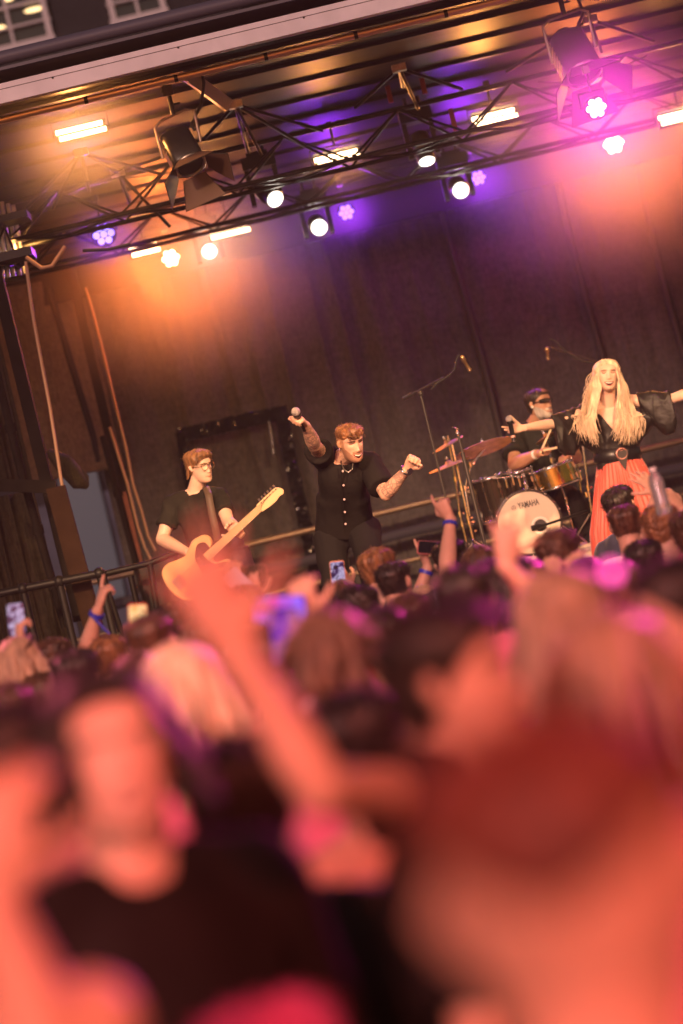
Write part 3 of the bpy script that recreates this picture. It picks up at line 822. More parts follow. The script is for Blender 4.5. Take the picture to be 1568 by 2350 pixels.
# ---------------- stage roof
FASC = mat('fascia_paint', (.85, .76, .82), rough=.45, noise_scale=5, noise_amt=.08)
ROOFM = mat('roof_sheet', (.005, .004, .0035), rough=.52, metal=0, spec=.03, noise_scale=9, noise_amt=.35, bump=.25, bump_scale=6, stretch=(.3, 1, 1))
rf = thing('stage_roof', 'ribbed dark metal stage roof with pale front fascia beam', 'roof', (1, 18, 5.2))
fa, fb = at(0, 225, 15.3), at(920, -2, 15.3)
sl = (fb.z - fa.z) / (fb.x - fa.x)
zf = lambda x: fa.z + sl * (x - fa.x)
m = MB(); m.box((1.5, 15.3, zf(1.5)), (11, .07, .125)); fas = m.build('fascia', FASC, rf)
fas_top = zf(1.5) + .0625
m = MB(); m.box((1.5, 15.302, fas_top - .037), (11, .078, .004)); m.build('seam', METAL, rf)
m = MB()
for k in range(12): m.disc((-3.6 + k * .82, 15.262, zf(1.5) + .02), (0, -1, 0), .007, 8, .006)
m.build('rivets', METAL, rf)
# corrugated underside: ribs run along x
ZR0, ZR1 = fas_top - .02, fas_top - .16
prof = []
y = 15.36; k = 0
while y < 22.4:
    zz = ZR0 + (ZR1 - ZR0) * (y - 15.3) / 7
    prof += [(y, zz), (y + .50, zz - .004), (y + .52, zz - .028), (y + .55, zz - .028), (y + .565, zz)]
    y += .58
m = MB()
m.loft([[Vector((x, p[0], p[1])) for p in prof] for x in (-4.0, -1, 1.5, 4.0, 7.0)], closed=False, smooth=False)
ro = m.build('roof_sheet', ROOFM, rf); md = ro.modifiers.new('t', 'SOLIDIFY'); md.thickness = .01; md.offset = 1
m = MB(); m.box((1.5, 18.9, fas_top + .10), (11, 7.2, .02)); m.build('roof_cover', mat('roof_cover', (.10, .09, .12), rough=.5), rf)
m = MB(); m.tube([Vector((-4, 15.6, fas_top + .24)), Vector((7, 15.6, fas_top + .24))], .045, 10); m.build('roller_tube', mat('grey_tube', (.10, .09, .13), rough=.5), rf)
# rear header
m = MB(); m.box((1.7, 21.4, 5.15), (9.2, .05, .74)); m.build('rear_header', mat('header_cloth', (.008, .007, .007), rough=.9, spec=.05), rf)
# pipe behind the fascia
pa = at(0, 277, 15.6); pz = pa.z
fp = thing('front_pipe', 'amber lit round pipe running just behind the fascia beam', 'pipe', (0, 15.6, pz))
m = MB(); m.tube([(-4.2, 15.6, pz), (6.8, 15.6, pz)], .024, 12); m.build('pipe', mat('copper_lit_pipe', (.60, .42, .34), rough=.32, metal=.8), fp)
for k in range(16):
    m = MB(); m.tube([(-3.4 + k * .6, 15.6, pz), (-3.375 + k * .6, 15.6, pz)], .0255, 12); m.build('tape_band', BPAINT, fp)

# trusses
def truss(name, p0, p1, w, h, n, label, r=.018, br=.010):
    t = thing(name, label, 'truss', p0)
    p0, p1 = Vector(p0), Vector(p1); ax = (p1 - p0).normalized(); sd = Vector((-ax.y, ax.x, 0)).normalized()
    A = [Vector((0, 0, h / 2)), sd * (w / 2) - Vector((0, 0, h / 2)), -sd * (w / 2) - Vector((0, 0, h / 2))]
    for o_ in A:
        m = MB(); m.tube([p0 + o_, p1 + o_], r, 10); m.build('chord', METAL, t)
    m = MB()
    for i in range(n):
        for (a1, b1) in ((0, 1), (0, 2), (1, 2)):
            s0, s1 = (A[a1], A[b1]) if i % 2 == 0 else (A[b1], A[a1])
            m.tube([p0.lerp(p1, i / n) + s0, p0.lerp(p1, (i + 1) / n) + s1], br, 6)
    m.build('bracing', METAL, t)
    return t
z1 = at(560, 395, 17.4).z; z2 = at(1100, 335, 19.2).z
truss('lighting_truss', (-4.0, 17.4, z1 + .03), (7, 17.4, z1 + .03), .36, .30, 26, 'front triangular lighting truss under the ribbed roof')
truss('lighting_truss', (-4.0, 19.3, z2), (7, 19.3, z2), .30, .26, 28, 'rear triangular lighting truss above the band')
truss('side_truss', at(20, 560, 16.8), Vector((-3.3, 21.5, z2)), .25, .25, 12, 'truss running back along the left side of the roof', r=.016)
# corner tower top, left edge
tw = thing('corner_tower', 'bundle of amber lit tower tubes at the upper left edge', 'tower', at(20, 640, 17))
for k, x in enumerate((2, 14, 26, 40, 52)):
    m = MB(); m.tube([at(x - 22, 455 + 4 * k, 17.0 + .1 * k), at(x + 6, 640 - 3 * k, 17.0 + .1 * k)], .016, 8); m.build('tower_tube', ALU, tw)
for q_, h_ in (((20, 505), .05), ((30, 590), .06)):
    m = MB(); m.box(at(*q_, 16.9), (.30, .26, h_)); m.build('collar_plate', BPAINT, tw)
tl_ = lamp('tower_lamp', 'SPOT', at(30, 560, 17.2), 330, (1.0, .48, .12), target=at(110, 800, 21.0), size=.06, cone=R(80), blend=.8); tl_.parent = tw; tl_.location = at(30, 560, 17.2) - Vector(tw['org'])
# scissor braces hanging under the roof
def brace(name, apex, feet, Ya, Yf, label):
    t = thing(name, label, 'roof brace', at(*apex, Ya)); A0 = at(*apex, Ya)
    for k, f_ in enumerate(feet):
        m = MB(); m.tube([A0, at(*f_, Yf[k % len(Yf)])], .013, 6); m.build('strut', METAL, t)
    m = MB(); m.box(A0, (.10, .06, .05)); m.build('bracket', ALU, t)
brace('roof_brace', (186, 350), [(60, 478), (205, 440), (270, 395), (370, 400), (120, 480)], 16.6, (16.8, 17.2, 17.0, 17.4), 'roof brace with struts fanning out below the far left bar light')
brace('roof_brace', (270, 396), [(390, 520), (150, 445), (400, 350), (300, 470)], 17.2, (17.6, 17.4, 17.3), 'lower strut cluster between the left brace and the barn door lamp')
brace('roof_brace', (540, 240), [(470, 318), (740, 300), (570, 350), (600, 355), (700, 335)], 16.6, (17.0, 17.3, 17.2), 'roof brace with struts beside the bright beam end')
brace('roof_brace', (916, 156), [(815, 248), (1060, 205), (960, 250), (925, 200)], 17.0, (17.3, 17.6, 17.4), 'roof brace in the middle of the dark roof')
brace('roof_brace', (1354, 45), [(1162, 165), (1500, 95), (1380, 120)], 17.0, (17.3, 17.5), 'roof brace behind the purple lit barn door lamp')
m = MB(); p, q = at(430, 172, 16.0), at(522, 240, 16.5)
sd = (q - p).cross(Vector((0, 1, 0))).normalized(); ax = (q - p).normalized()
m.box(p.lerp(q, .5), ((q - p).length, .05, .085), ax=(ax, ax.cross(sd).normalized() * 1, sd))
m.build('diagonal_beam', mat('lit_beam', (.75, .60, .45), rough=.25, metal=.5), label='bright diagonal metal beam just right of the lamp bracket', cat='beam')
for k, (x, y) in enumerate(((892, 210), (970, 190), (1040, 275))):
    m = MB(); m.box(at(x, y, 17.9), (.035, .02, .17)); m.build('red_strap', mat('red_strap', (.35, .05, .03), rough=.6), label=('short red strap hanging under the roof, left one of the pair', 'short red strap hanging under the roof, right one of the pair', 'short red strap hanging just left of the far bar light')[k], cat='strap', group='red straps under the roof')
for k, pts in enumerate(([(460, 150), (468, 190), (462, 240), (440, 285), (448, 300)], [(150, 565), (120, 610), (95, 615), (60, 590)], [(300, 560), (250, 572), (190, 575)],
          [(1325, -5), (1340, 30), (1326, 60), (1340, 90)], [(400, 175), (380, 190), (372, 215)])):
    m = MB(); P = [at(*p, 16.1) for p in pts]
    m.tube(P, .011 if k != 1 else .014, 8)
    m.build('cable', RUBBER if k != 1 else MATS['tan_hose'], label=('thick black cable looping down to the left barn door lamp', 'pale cable loop sagging at the left corner tower', 'black cable along the left end of the rig', 'black cable running down to the purple lit barn door lamp', 'thin black cable beside the lamp bracket')[k], cat='cable', group='lighting cables')
# ------------------------------------------------------------------ lamps of the rig
def emis(name, c, s): return mat(name, (.8, .8, .8), emit=c, strength=s, rough=.4)
E_AMB = emis('amber_strip', (1.0, .68, .36), 12)
E_WH = emis('white_lens', (1.0, .93, .78), 2.6)
E_BLU = emis('violet_led', (.22, .22, 1.0), 2.2)
E_BLU2 = emis('blue_led', (.72, .62, 1.0), 12)
E_ORG = emis('amber_led', (1.0, .72, .38), 22)
DIOD = mat('diode_dark', (.10, .05, .02), rough=.4)

def clamp(t, p, up=.16):
    m = MB(); m.tube([p, p + Vector((0, 0, up))], .010, 8); m.box(p + Vector((0, 0, up)), (.045, .05, .05)); m.build('clamp', METAL, t)

def bar_light(x, y, Y, w, label, tilt=0.0, glow=60, rod=True):
    c = at(x, y, Y); t = thing('bar_light', label, 'stage light', c, 'amber bar lights'); ax = Vector((math.cos(tilt), 0, math.sin(tilt))); up = Vector((-math.sin(tilt), 0, math.cos(tilt)))
    h = .075
    m = MB(); m.box(c + Vector((0, .06, 0)), (w + .03, .09, h + .03), ax=(ax, Y3, up)); m.build('housing', BPAINT, t)
    if x > 300:
        m = MB(); m.box(c + up * (h / 2 + .018) - Vector((0, .02, 0)), (w + .03, .13, .004), ax=(ax, Y3, up)); m.build('added_visor', BPAINT, t)  # added plate that keeps the strip light off the roof
    for s_ in (-1, 1):
        m = MB(); m.box(c + up * (s_ * .023) + Vector((0, .005, 0)) + ax * (-s_ * .008), (w, .014, .030), ax=(ax, Y3, up)); m.build('light_strip', E_AMB, t)
    m = MB(); n = int(w / .011)
    for k in range(n): m.box(c + ax * (w * ((k + .5) / n - .5)) + Vector((0, .004, 0)), (.006, .012, .013), ax=(ax, Y3, up))
    m.build('diodes', DIOD, t)
    m = MB(); e = ax * (w / 2 + .03)
    m.tube([c - e + Vector((0, .06, 0)), c - e + up * .11 + Vector((0, .06, 0)), c + e + up * .11 + Vector((0, .06, 0)), c + e + Vector((0, .06, 0))], .007, 6); m.build('yoke', METAL, t)
    clamp(t, c + up * .11 + Vector((0, .06, 0)))
    L = lamp('bar_glow', 'SPOT', c, glow * 2.4, (1.0, .36, .08), target=c + Vector((0, -1, -.45)), size=.05, cone=R(160 if x < 300 else 112), blend=.6); L.parent = t; L.location = Vector((0, -.04, 0))
    return t
bar_light(186, 300, 16.3, .325, 'leftmost amber bar light, the widest one, under the fascia', glow=60)
bar_light(775, 363, 18.4, .335, 'amber bar light right of the middle of the rig', glow=32)
bar_light(1136, 269, 18.4, .330, 'amber bar light between the two barn door lamps, high on the right', glow=60)
bar_light(1564, 266, 18.8, .34, 'amber bar light cut off by the right edge', glow=30)
bar_light(526, 530, 20.0, .325, 'amber bar light low in the rig above the guitarist', glow=26)
bar_light(332, 573, 20.0, .235, 'short amber bar light partly hidden at the lower left of the rig', glow=22)

def par(x, y, Y, r, label, em, aim, nl=7, glow=40, front=True, gcol=(.34, .03, 1.0), lens=None, group='violet seven lens lamps', cat='stage light'):
    c = at(x, y, Y); t = thing('led_par', label, cat, c, group); n = Vector(aim).normalized(); ux, uy = perp(n)
    m = MB(); m.tube([c - n * .16, c - n * .12, c - n * .02, c + n * .008], [r * .6, r * .9, r * 1.08, r * 1.12], 24); m.build('can', BPAINT, t)
    m = MB(); m.ring(c + n * .008, n, r * 1.08, .006, 28); m.build('bezel', METAL, t)
    for k in range(nl):
        q = c + n * .012
        if k: q += (ux * math.cos(k * math.pi / 3) + uy * math.sin(k * math.pi / 3)) * r * .66
        m = MB(); m.tube([q, q + n * .006, q + n * .010], [r * .31, r * .28, r * .12], 14); m.build('lens', em, t)
    m = MB(); s_ = Vector((1, 0, 0)) * (r * 1.25)
    m.tube([c - s_ - n * .06, c - s_ - n * .06 + Z3 * r * 1.5, c + s_ - n * .06 + Z3 * r * 1.5, c + s_ - n * .06], .008, 6); m.build('yoke', METAL, t)
    clamp(t, c + Z3 * r * 1.5 - n * .06, .14)
    L = lamp('par_glow', 'SPOT', c, glow, gcol, target=c + n, size=.05, cone=R(165), blend=.5); L.parent = t; L.location = n * .06
    return t
par(238, 537, 18.6, .088, 'violet seven lens lamp at the left end of the rig', E_BLU, (.1, -1, -.35), glow=50)
par(795, 487, 20.4, .070, 'violet seven lens lamp in the middle, beside a white round lamp', emis('violet_led_hot', (.26, .14, 1.0), 3.2), (.0, -1, -.3), glow=90)
par(1098, 408, 20.4, .065, 'violet seven lens lamp right of the middle, overlapping a white round lamp', MATS['violet_led_hot'], (.0, -1, -.3), glow=90)
par(1368, 247, 15.3, .066, 'glaring blue white lamp under the purple lit barn doors', E_BLU2, (0, -1, -.3), glow=190, gcol=(.92, .0, .60), group='glaring lamps')
par(392, 592, 20.4, .075, 'glaring orange flower shaped lamp at the lower left of the rig', E_ORG, (0, -1, -.3), glow=430, gcol=(1, .19, .03), group='glaring lamps')
par(1408, 329, 20.2, .088, 'glaring orange lamp at the right under the rig', E_ORG, (0, -1, -.3), glow=470, gcol=(1, .22, .05), group='glaring lamps')

def moving_head(x, y, Y, r, label, aim, L=.24, em=None, on=True, glow=5):
    c = at(x, y, Y); t = thing('moving_head', label, 'stage light', c, 'round moving head lamps'); n = Vector(aim).normalized(); ux, uy = perp(n)
    piv = c - n * L * .62
    m = MB(); m.tube([c - n * L, c - n * L * .9, c - n * L * .35, c - n * L * .33, c - n * .01, c], [r * .55, r * 1.0, r * 1.12, r * .98, r * 1.04, r * .96], 26); m.build('barrel', mat('lamp_shell', (.05, .04, .035), rough=.3, spec=.6), t)
    m = MB(); m.tube([c - n * .006, c + n * .004, c + n * .010], [r * .90, r * .86, r * .5], 26); m.build('lens', em or E_WH, t)
    for s_ in (-1, 1):
        a = piv + X3 * (s_ * r * 1.45)
        m = MB(); m.loft([[p + Vector((dx * .018, dy * .045, 0)) for dx, dy in ((-1, -1), (1, -1), (1, 1), (-1, 1))] for p in (a - Z3 * .10, a + Z3 * .02, a + Z3 * .17)], smooth=False); m.build('yoke_arm', METAL, t)
    m = MB(); m.box(piv + Z3 * .21, (r * 3.5, .17, .09)); m.box(piv + Z3 * .27, (r * 2.2, .12, .04)); m.build('base', BPAINT, t)
    for s_ in (-1, 1):
        m = MB(); m.tube([piv + Vector((s_ * .05, 0, .28)), piv + Vector((s_ * .05, 0, .36))], .014, 8); m.build('clamp', METAL, t)
    if glow:
        g_ = lamp('lens_glow', 'POINT', c, glow, (1, .9, .75), size=.05); g_.parent = t; g_.location = n * .10
    return t
moving_head(632, 457, 17.8, .072, 'white round lamp tilted on its yoke below the bright beam', (.35, -.75, -.62), L=.27, glow=4)
moving_head(733, 522, 19.6, .074, 'white round lamp hanging left of the middle violet lamp', (.05, -1, -.35), glow=5)
moving_head(481, 577, 20.0, .070, 'white round lamp below the low bar light above the guitarist', (0, -1, -.3), glow=5)
moving_head(980, 370, 18.0, .070, 'long barrelled lamp pointing down in the middle of the rig', (.02, -.45, -1), L=.26, glow=2)
moving_head(1058, 437, 19.6, .074, 'white round lamp left of the right violet lamp', (.05, -1, -.45), glow=5)

def fresnel(x, y, Y, label, doors_col, aim=(.28, -.55, -1), k=1.0):
    """theatre spot seen from behind and above the lens: body, yoke, four barn doors"""
    c = at(x, y, Y); t = thing('barn_door_lamp', label, 'stage light', c, 'large barn door lamps'); n = Vector(aim).normalized()
    sx = X3 * 1.0; sx = (sx - n * sx.dot(n)).normalized(); sy = n.cross(sx).normalized()
    def rr(cc, hw, hh, nn=20): return [cc + sx * (hw * math.copysign(abs(math.cos(a)) ** .45, math.cos(a))) + sy * (hh * math.copysign(abs(math.sin(a)) ** .45, math.sin(a))) for a in [2 * math.pi * i / nn + .01 for i in range(nn)]]
    w = .125 * k
    m = MB(); m.loft([rr(c - n * .16 * k, w * .72, w * .72), rr(c - n * .13 * k, w * .95, w * .95), rr(c + n * .14 * k, w, w), rr(c + n * .16 * k, w * .93, w * .93)]); m.build('housing', mat('lamp_black', (.022, .02, .02), rough=.42), t)
    m = MB(); m.tube([c - n * .20 * k, c - n * .14 * k], [w * .5, w * .8], 20); m.build('rear_cap', METAL, t)
    m = MB()
    for i in range(4): m.ball(c - n * .175 * k + sx * ((i - 1.5) * .03), .009, 8)
    m.build('knobs', mat('knob_red', (.5, .12, .06), rough=.4), t)
    m = MB()
    for i in range(6): m.box(c + sx * (-w - .002) + n * (-.10 + .04 * i), (.006, w * 1.3, .018), ax=(sx, sy, n))
    m.build('cooling_fins', mat('fin_metal', (.55, .42, .30), rough=.35, metal=.7), t)
    m = MB(); m.ring(c + n * .165 * k, n, w * .95, .012, 28); m.build('lens_ring', ALU, t)
    f0 = c + n * .18 * k
    for i in range(4):
        a = i * math.pi / 2; o_ = sx * math.cos(a) + sy * math.sin(a); s_ = n.cross(o_).normalized()
        a0 = f0 + o_ * w; out = (n * .75 + o_ * .62).normalized(); ln = .22 * k
        nn_ = out.cross(s_).normalized() * .002
        q = [a0 - s_ * w * .72, a0 + s_ * w * .72, a0 + out * ln + s_ * w * 1.35, a0 + out * ln - s_ * w * 1.35]
        m = MB(); m.loft([[p + nn_ for p in q], [p - nn_ for p in q]], smooth=False); m.build('barn_door', doors_col, t)
        m = MB(); m.tube([q[1], q[2], q[3], q[0]], .0035, 6); m.build('door_edge', METAL, t)
    # yoke: bent flat bar round the housing up to the clamp
    yk = MB(); side = sx
    P = [c - side * (w + .03), c - side * (w + .035) + Z3 * .25 * k, c - side * (w - .02) + Z3 * .28 * k, c + side * (w - .02) + Z3 * .28 * k, c + side * (w + .035) + Z3 * .25 * k, c + side * (w + .03)]
    yk.tube(P, .010, 8); yk.build('yoke', mat('yoke_metal', (.30, .22, .16), rough=.35, metal=.8), t)
    m = MB(); m.tube([c + Z3 * .28 * k, c + Z3 * .46 * k], .017, 10); m.box(c + Z3 * .47 * k, (.07, .05, .07)); m.tube([c + Z3 * .36 * k, c + Z3 * .36 * k + X3 * .06], .008, 8); m.build('clamp', METAL, t)
    return t
fresnel(418, 345, 15.9, 'barn door lamp on the left, glowing brown against the orange bloom', mat('door_brown', (.10, .055, .045), rough=.5), k=.86)
fresnel(1318, 128, 15.9, 'barn door lamp on the right, washed purple by the glaring lamp', mat('door_dark', (.06, .045, .055), rough=.45), aim=(.16, -.5, -1), k=1.0)

# ------------------------------------------------------------------ haze: thin volume added to imitate lens bloom
hz = MB(); hz.box((0, 22.0, 7.5), (82, 82.0, 17))
HZM = bpy.data.materials.new('haze'); HZM.use_nodes = True
nt = HZM.node_tree; nt.nodes.remove(nt.nodes['Principled BSDF'])
pv = nt.nodes.new('ShaderNodeVolumePrincipled'); pv.inputs['Color'].default_value = (.9, .88, .88, 1); pv.inputs['Density'].default_value = 0.0012
pv.inputs['Anisotropy'].default_value = 0.3
pv.inputs['Anisotropy'].default_value = 0.0
nt.links.new(pv.outputs[0], nt.nodes['Material Output'].inputs['Volume'])
hz.build('haze', HZM, origin=(0, 22, -1), kind='stuff')

# denser volumes added to imitate lens bloom round the hottest lamps
def bloom_volume(x, y, Y, r, dens, label, sq=(1, .8, .8)):
    c = at(x, y, Y); m_ = bpy.data.materials.new('bloom_volume'); m_.use_nodes = True; n_ = m_.node_tree; n_.nodes.remove(n_.nodes['Principled BSDF'])
    v_ = n_.nodes.new('ShaderNodeVolumePrincipled'); v_.inputs['Color'].default_value = (.95, .92, .92, 1); v_.inputs['Anisotropy'].default_value = 0.0
    tc = n_.nodes.new('ShaderNodeTexCoord'); mp = n_.nodes.new('ShaderNodeMapping'); mp.inputs['Scale'].default_value = tuple(1 / (r * q) for q in sq)
    g_ = n_.nodes.new('ShaderNodeTexGradient'); g_.gradient_type = 'QUADRATIC_SPHERE'; mu = n_.nodes.new('ShaderNodeMath'); mu.operation = 'MULTIPLY'; mu.inputs[1].default_value = dens
    n_.links.new(tc.outputs['Object'], mp.inputs['Vector']); n_.links.new(mp.outputs[0], g_.inputs['Vector']); n_.links.new(g_.outputs['Fac'], mu.inputs[0])
    n_.links.new(mu.outputs[0], v_.inputs['Density']); n_.links.new(v_.outputs[0], n_.nodes['Material Output'].inputs['Volume'])
    m = MB(); m.ball(c, r, 20, sc=sq); o = m.build('bloom_volume', m_, origin=c, kind='stuff', label=label, cat='bloom_volume')
    return o
bloom_volume(1425, 365, 19.9, 1.7, .8, 'orange lens bloom volume round the glaring orange lamp at the right')
bloom_volume(1385, 235, 15.15, 1.15, .70, 'magenta lens bloom volume round the glaring blue white lamp')
bloom_volume(405, 585, 20.0, 1.75, .7, 'orange lens bloom volume round the flower shaped lamp at the left')
bloom_volume(186, 303, 16.2, 1.0, 1.6, 'amber lens bloom volume round the leftmost bar light')
bloom_volume(950, 455, 20.2, 1.2, .16, 'violet lens bloom volume between the two violet lamps', (1.2, .6, .45))
bloom_volume(950, 320, 18.2, 1.6, .10, 'faint amber lens bloom volume round the middle bar lights', (1.2, .5, .4))
bloom_volume(530, 535, 19.9, .9, .45, 'amber lens bloom volume round the low bar light above the guitarist')
bloom_volume(1560, 268, 18.7, .8, .4, 'amber lens bloom volume round the bar light at the right edge')
bloom_volume(238, 540, 18.5, .5, .6, 'violet lens bloom volume round the left seven lens lamp')
bloom_volume(775, 366, 18.3, .5, .6, 'amber lens bloom volume round the bar light right of the middle')
bloom_volume(1136, 272, 18.3, .5, .6, 'amber lens bloom volume round the bar light between the barn door lamps')

# added point lights standing in for lamp light falling on the cloth
for x, y, e_, c_ in ((795, 500, 9, (.32, .03, 1)), (1098, 420, 12, (.40, .03, .9)), (1408, 345, 24, (1, .10, .18)), (392, 600, 24, (1, .34, .10)), (600, 560, 12, (1, .30, .08)), (1250, 380, 18, (.8, .03, .5))):
    lamp('added_spill', 'POINT', at(x, y, 21.1), e_, c_, size=.05)
# thin cables and safety wires under the roof
rc = random.Random(3)
for k in range(16):
    x0 = rc.uniform(-50, 1450); y0 = 420 - .235 * x0 + rc.uniform(-170, 60); L_ = rc.uniform(90, 330); Yc = rc.uniform(16.5, 19.5)
    m = MB(); P = [at(x0 + L_ * t, y0 - .24 * L_ * t + rc.uniform(4, 16) * math.sin(math.pi * t) * 1.5, Yc) for t in np.linspace(0, 1, 9)]
    m.tube(P, .005, 5); m.build('safety_wire', RUBBER, label='thin black wire slung along the lighting trusses', cat='cable', group='thin wires slung along the trusses')

bloom_volume(795, 487, 20.3, .42, .9, 'tight violet lens bloom volume round the middle violet lamp')
bloom_volume(1098, 408, 20.3, .42, .9, 'tight violet lens bloom volume round the right violet lamp')
# ------------------------------------------------------------------ the band
def joints(**k): return {a: (at(*v) if not isinstance(v, Vector) else v) for a, v in k.items()}
def hips(J, d=.09, side=Vector((-1, 0, 0))):
    J['hr'] = J['pel'] + side * d - Vector((0, 0, .02)); J['hl'] = J['pel'] - side * d - Vector((0, 0, .02))

def trousers(root, J, matl, infl=.016, voxel=.010, flare=0.0, seed=0, build=1.0, label=None):
    mb = MB(); mb.loft(torso(J, infl, build, ts=np.linspace(-.16, .14, 6)))
    for a in ('r', 'l'):
        h, k, n_ = J['h' + a], J['k' + a], J['a' + a]
        mb.tube(limb_pts(h, k), [.100 + infl, .096 + infl, .085 + infl, .074 + infl, .066 + infl + flare * .4], 16)
        mb.ball(k, .066 + infl + flare * .3, 10)
        mb.tube(limb_pts(k, n_), [.065 + infl + flare * .4, .066 + infl + flare * .6, .062 + infl + flare, .058 + infl + flare, .058 + infl + flare], 16)
    return cloth_obj(mb, 'trousers', matl, root, voxel, .007, 16, seed, label=label)

def shirt(root, J, matl, infl=.014, voxel=.008, sleeve=(.62, .62), sl_infl=.010, seed=0, bottom=-.12, build=1.0, flare=.0, fold=.006, top=.985, full=False, name='shirt', label=None, waist=1.05, scale=18, armk=1.0):
    mb = MB(); mb.loft(torso(J, infl, build, bottom=bottom, top=top, waist=waist, flare=flare))
    nk = J['neck']
    for a, f_ in zip(('r', 'l'), sleeve):
        s, e, w = J['s' + a], J['e' + a], J['w' + a]
        mb.tube([nk.lerp(s, .22) - Vector((0, 0, .015)), nk.lerp(s, .6), s], [.044 + infl, .050 + infl, .054 + infl], 14)
        mb.ball(s, (.054 + infl) * armk, 12)
        if full:
            mb.tube(limb_pts(s, e), [(.058 + infl) * armk] * 2 + [(.055 + infl) * armk] * 3, 14); mb.ball(e, (.054 + infl) * armk, 10)
            ww = e.lerp(w, .93); mb.tube(limb_pts(e, ww), [(.052 + infl) * armk, (.052 + infl) * armk, .046 + infl, .040 + infl, .036 + infl], 14)
        else:
            q = s.lerp(e, f_); mb.tube([s, s.lerp(q, .5), q], [(.050 + infl * .9) * armk, (.048 + infl * .9 + sl_infl * .5) * armk, (.046 + infl * .9 + sl_infl) * armk], 16)
    return cloth_obj(mb, name, matl, root, voxel, fold, scale, seed, label=label)

def feet_of(J): return Vector((J['pel'].x, J['pel'].y, min(J['ar'].z, J['al'].z) - .07))

# ---- guitarist -----------------------------------------------------------------
J = joints(neck=(448, 1134, 16.02), sr=(397, 1160, 16.03), sl=(506, 1143, 15.98), pel=(500, 1266, 16.02), er=(372, 1238, 15.98), wr=(433, 1268, 15.66), el=(524, 1198, 15.78), wl=(553, 1226, 15.60))
hips(J); leg_joints(J, DECK, .08, .3)
root = thing('person', 'guitarist in glasses and black t shirt playing the blond electric guitar', 'person', feet_of(J), 'band members on stage')
FR = Frame(at(459, 1073, 15.95), (.66, -.74, -.22), (.0, -.10, 1)); FR.k = .93; FR.kx = .99
d1 = at(462, 1253, 15.62) - J['wr']; d2 = at(531, 1206, 15.63) - J['wl']
body(root, J, FR, SKIN_FAIR, dict(hairmat=H_LBROWN, fine=True),
     hands=[dict(w=J['wr'], d=d1, pn=Vector((.1, .9, -.3)), side=1, curl=(.5, .55, .6, .6), thumb=.5, spread=.05),
            dict(w=J['wl'], d=d2, pn=Vector((-.2, -.95, 0.1)), side=-1, curl=(.95, 1.0, 1.0, 1.0), thumb=.3, spread=.05)])
face_detail(root, FR, H_LBROWN, mouth=0, smile=.7, lips=.0016, lipmat=mat('lips_pale', (.50, .22, .16), rough=.45))
shirt(root, J, mat('dark_tee', (.020, .018, .015), rough=.8, spec=.12, noise_scale=6, bump=.3, bump_scale=30), seed=3, bottom=-.06, fold=.009)
trousers(root, J, mat('plum_trousers', (.045, .018, .05), rough=.7), seed=2); shoes(root, J, RUBBER, (0, -1, 0))
hair_cap(FR, H_LBROWN, root, 'swept', 4, thick=(.022, .009, .014), lift=.018, fuzz=120)
mb = MB()
for i in range(46):
    u = random.random(); a = random.uniform(-1, 1)
    p0 = (.05 * a, .045 + .02 * random.random(), .225); p1 = (.05 * a + .03, .085, .222); p2 = (.070 + .012 * random.random(), .082, .190); p3 = (.082, .060, .150 + .03 * u)
    mb.tube([FR.w(p) for p in (p0, p1, p2, p3)], [.006, .007, .006, .002], 6)
for i in range(40):
    a = random.uniform(-1.3, 1.3); z = random.uniform(.05, .10)
    mb.tube([FR.w((math.sin(a) * .08, -math.cos(a) * .098, z + .05)), FR.w((math.sin(a) * .088, -math.cos(a) * .108, z)), FR.w((math.sin(a) * .094, -math.cos(a) * .120, z - .03 + .02 * random.random()))], [.008, .007, .002], 6)
mb.build('hair_fringe', H_LBROWN, root)
def glasses(root, FR, shades=False, matl=None):
    m = MB()
    for s_ in (-1, 1):
        c = FR.w((s_ * .033, .098, .134)); n_ = (FR.f + FR.r * s_ * .15).normalized()
        if not shades: m.ring(c, n_, .024, .0022, 24)
        m.tube([FR.w((s_ * .057, .090, .138)), FR.w((s_ * .078, .06, .140)), FR.w((s_ * .080, .0, .136))], .0025 if not shades else .004, 6)
    m.tube([FR.w((-.010, .101, .138)), FR.w((0, .104, .141)), FR.w((.010, .101, .138))], .0025, 6)
    m.build('glasses', matl or mat('gold_rim', (.55, .33, .15), rough=.25, metal=1), root)
    if shades:
        m = MB(); rings = []
        for i in range(17):
            a = -1.15 + 2.3 * i / 16; x = .078 * math.sin(a); y = .040 + .062 * math.cos(a); h = .021 * (1 - .35 * abs(math.sin(a)) ** 2)
            rings.append([FR.w((x, y, .142 + h * .8)), FR.w((x * 1.02, y + .004, .142)), FR.w((x, y, .142 - h)), FR.w((x * .97, y - .004, .142))])
        m.loft(rings); m.build('lens', mat('mirror_lens', (.02, .018, .015), rough=.08, spec=1, coat=1), root)
glasses(root, FR)

# ---- guitar
P0, P1 = at(490.6, 1265, 15.60), at(593.3, 1169.8, 15.52)
ga = (P1 - P0).normalized(); gn = Vector((0, -1, 0)); gn = (gn - ga * gn.dot(ga)).normalized(); gb = ga.cross(gn) * -1
if gb.z < 0: gb = -gb
gt = thing('electric_guitar', 'blond single cutaway electric guitar with black pickguard held by the guitarist', 'guitar', P0 - ga * .2)
def gp(u, v, n=0): return P0 + ga * u + gb * v + gn * n
def smooth_poly(pts, k=4):
    P = [np.array(p) for p in pts]; n = len(P); out = []
    for i in range(n):
        p0, p1, p2, p3 = P[i - 1], P[i], P[(i + 1) % n], P[(i + 2) % n]
        for j in range(k):
            t = j / k
            out.append(tuple(.5 * ((2 * p1) + (-p0 + p2) * t + (2 * p0 - 5 * p1 + 4 * p2 - p3) * t * t + (-p0 + 3 * p1 - 3 * p2 + p3) * t ** 3)))
    return out
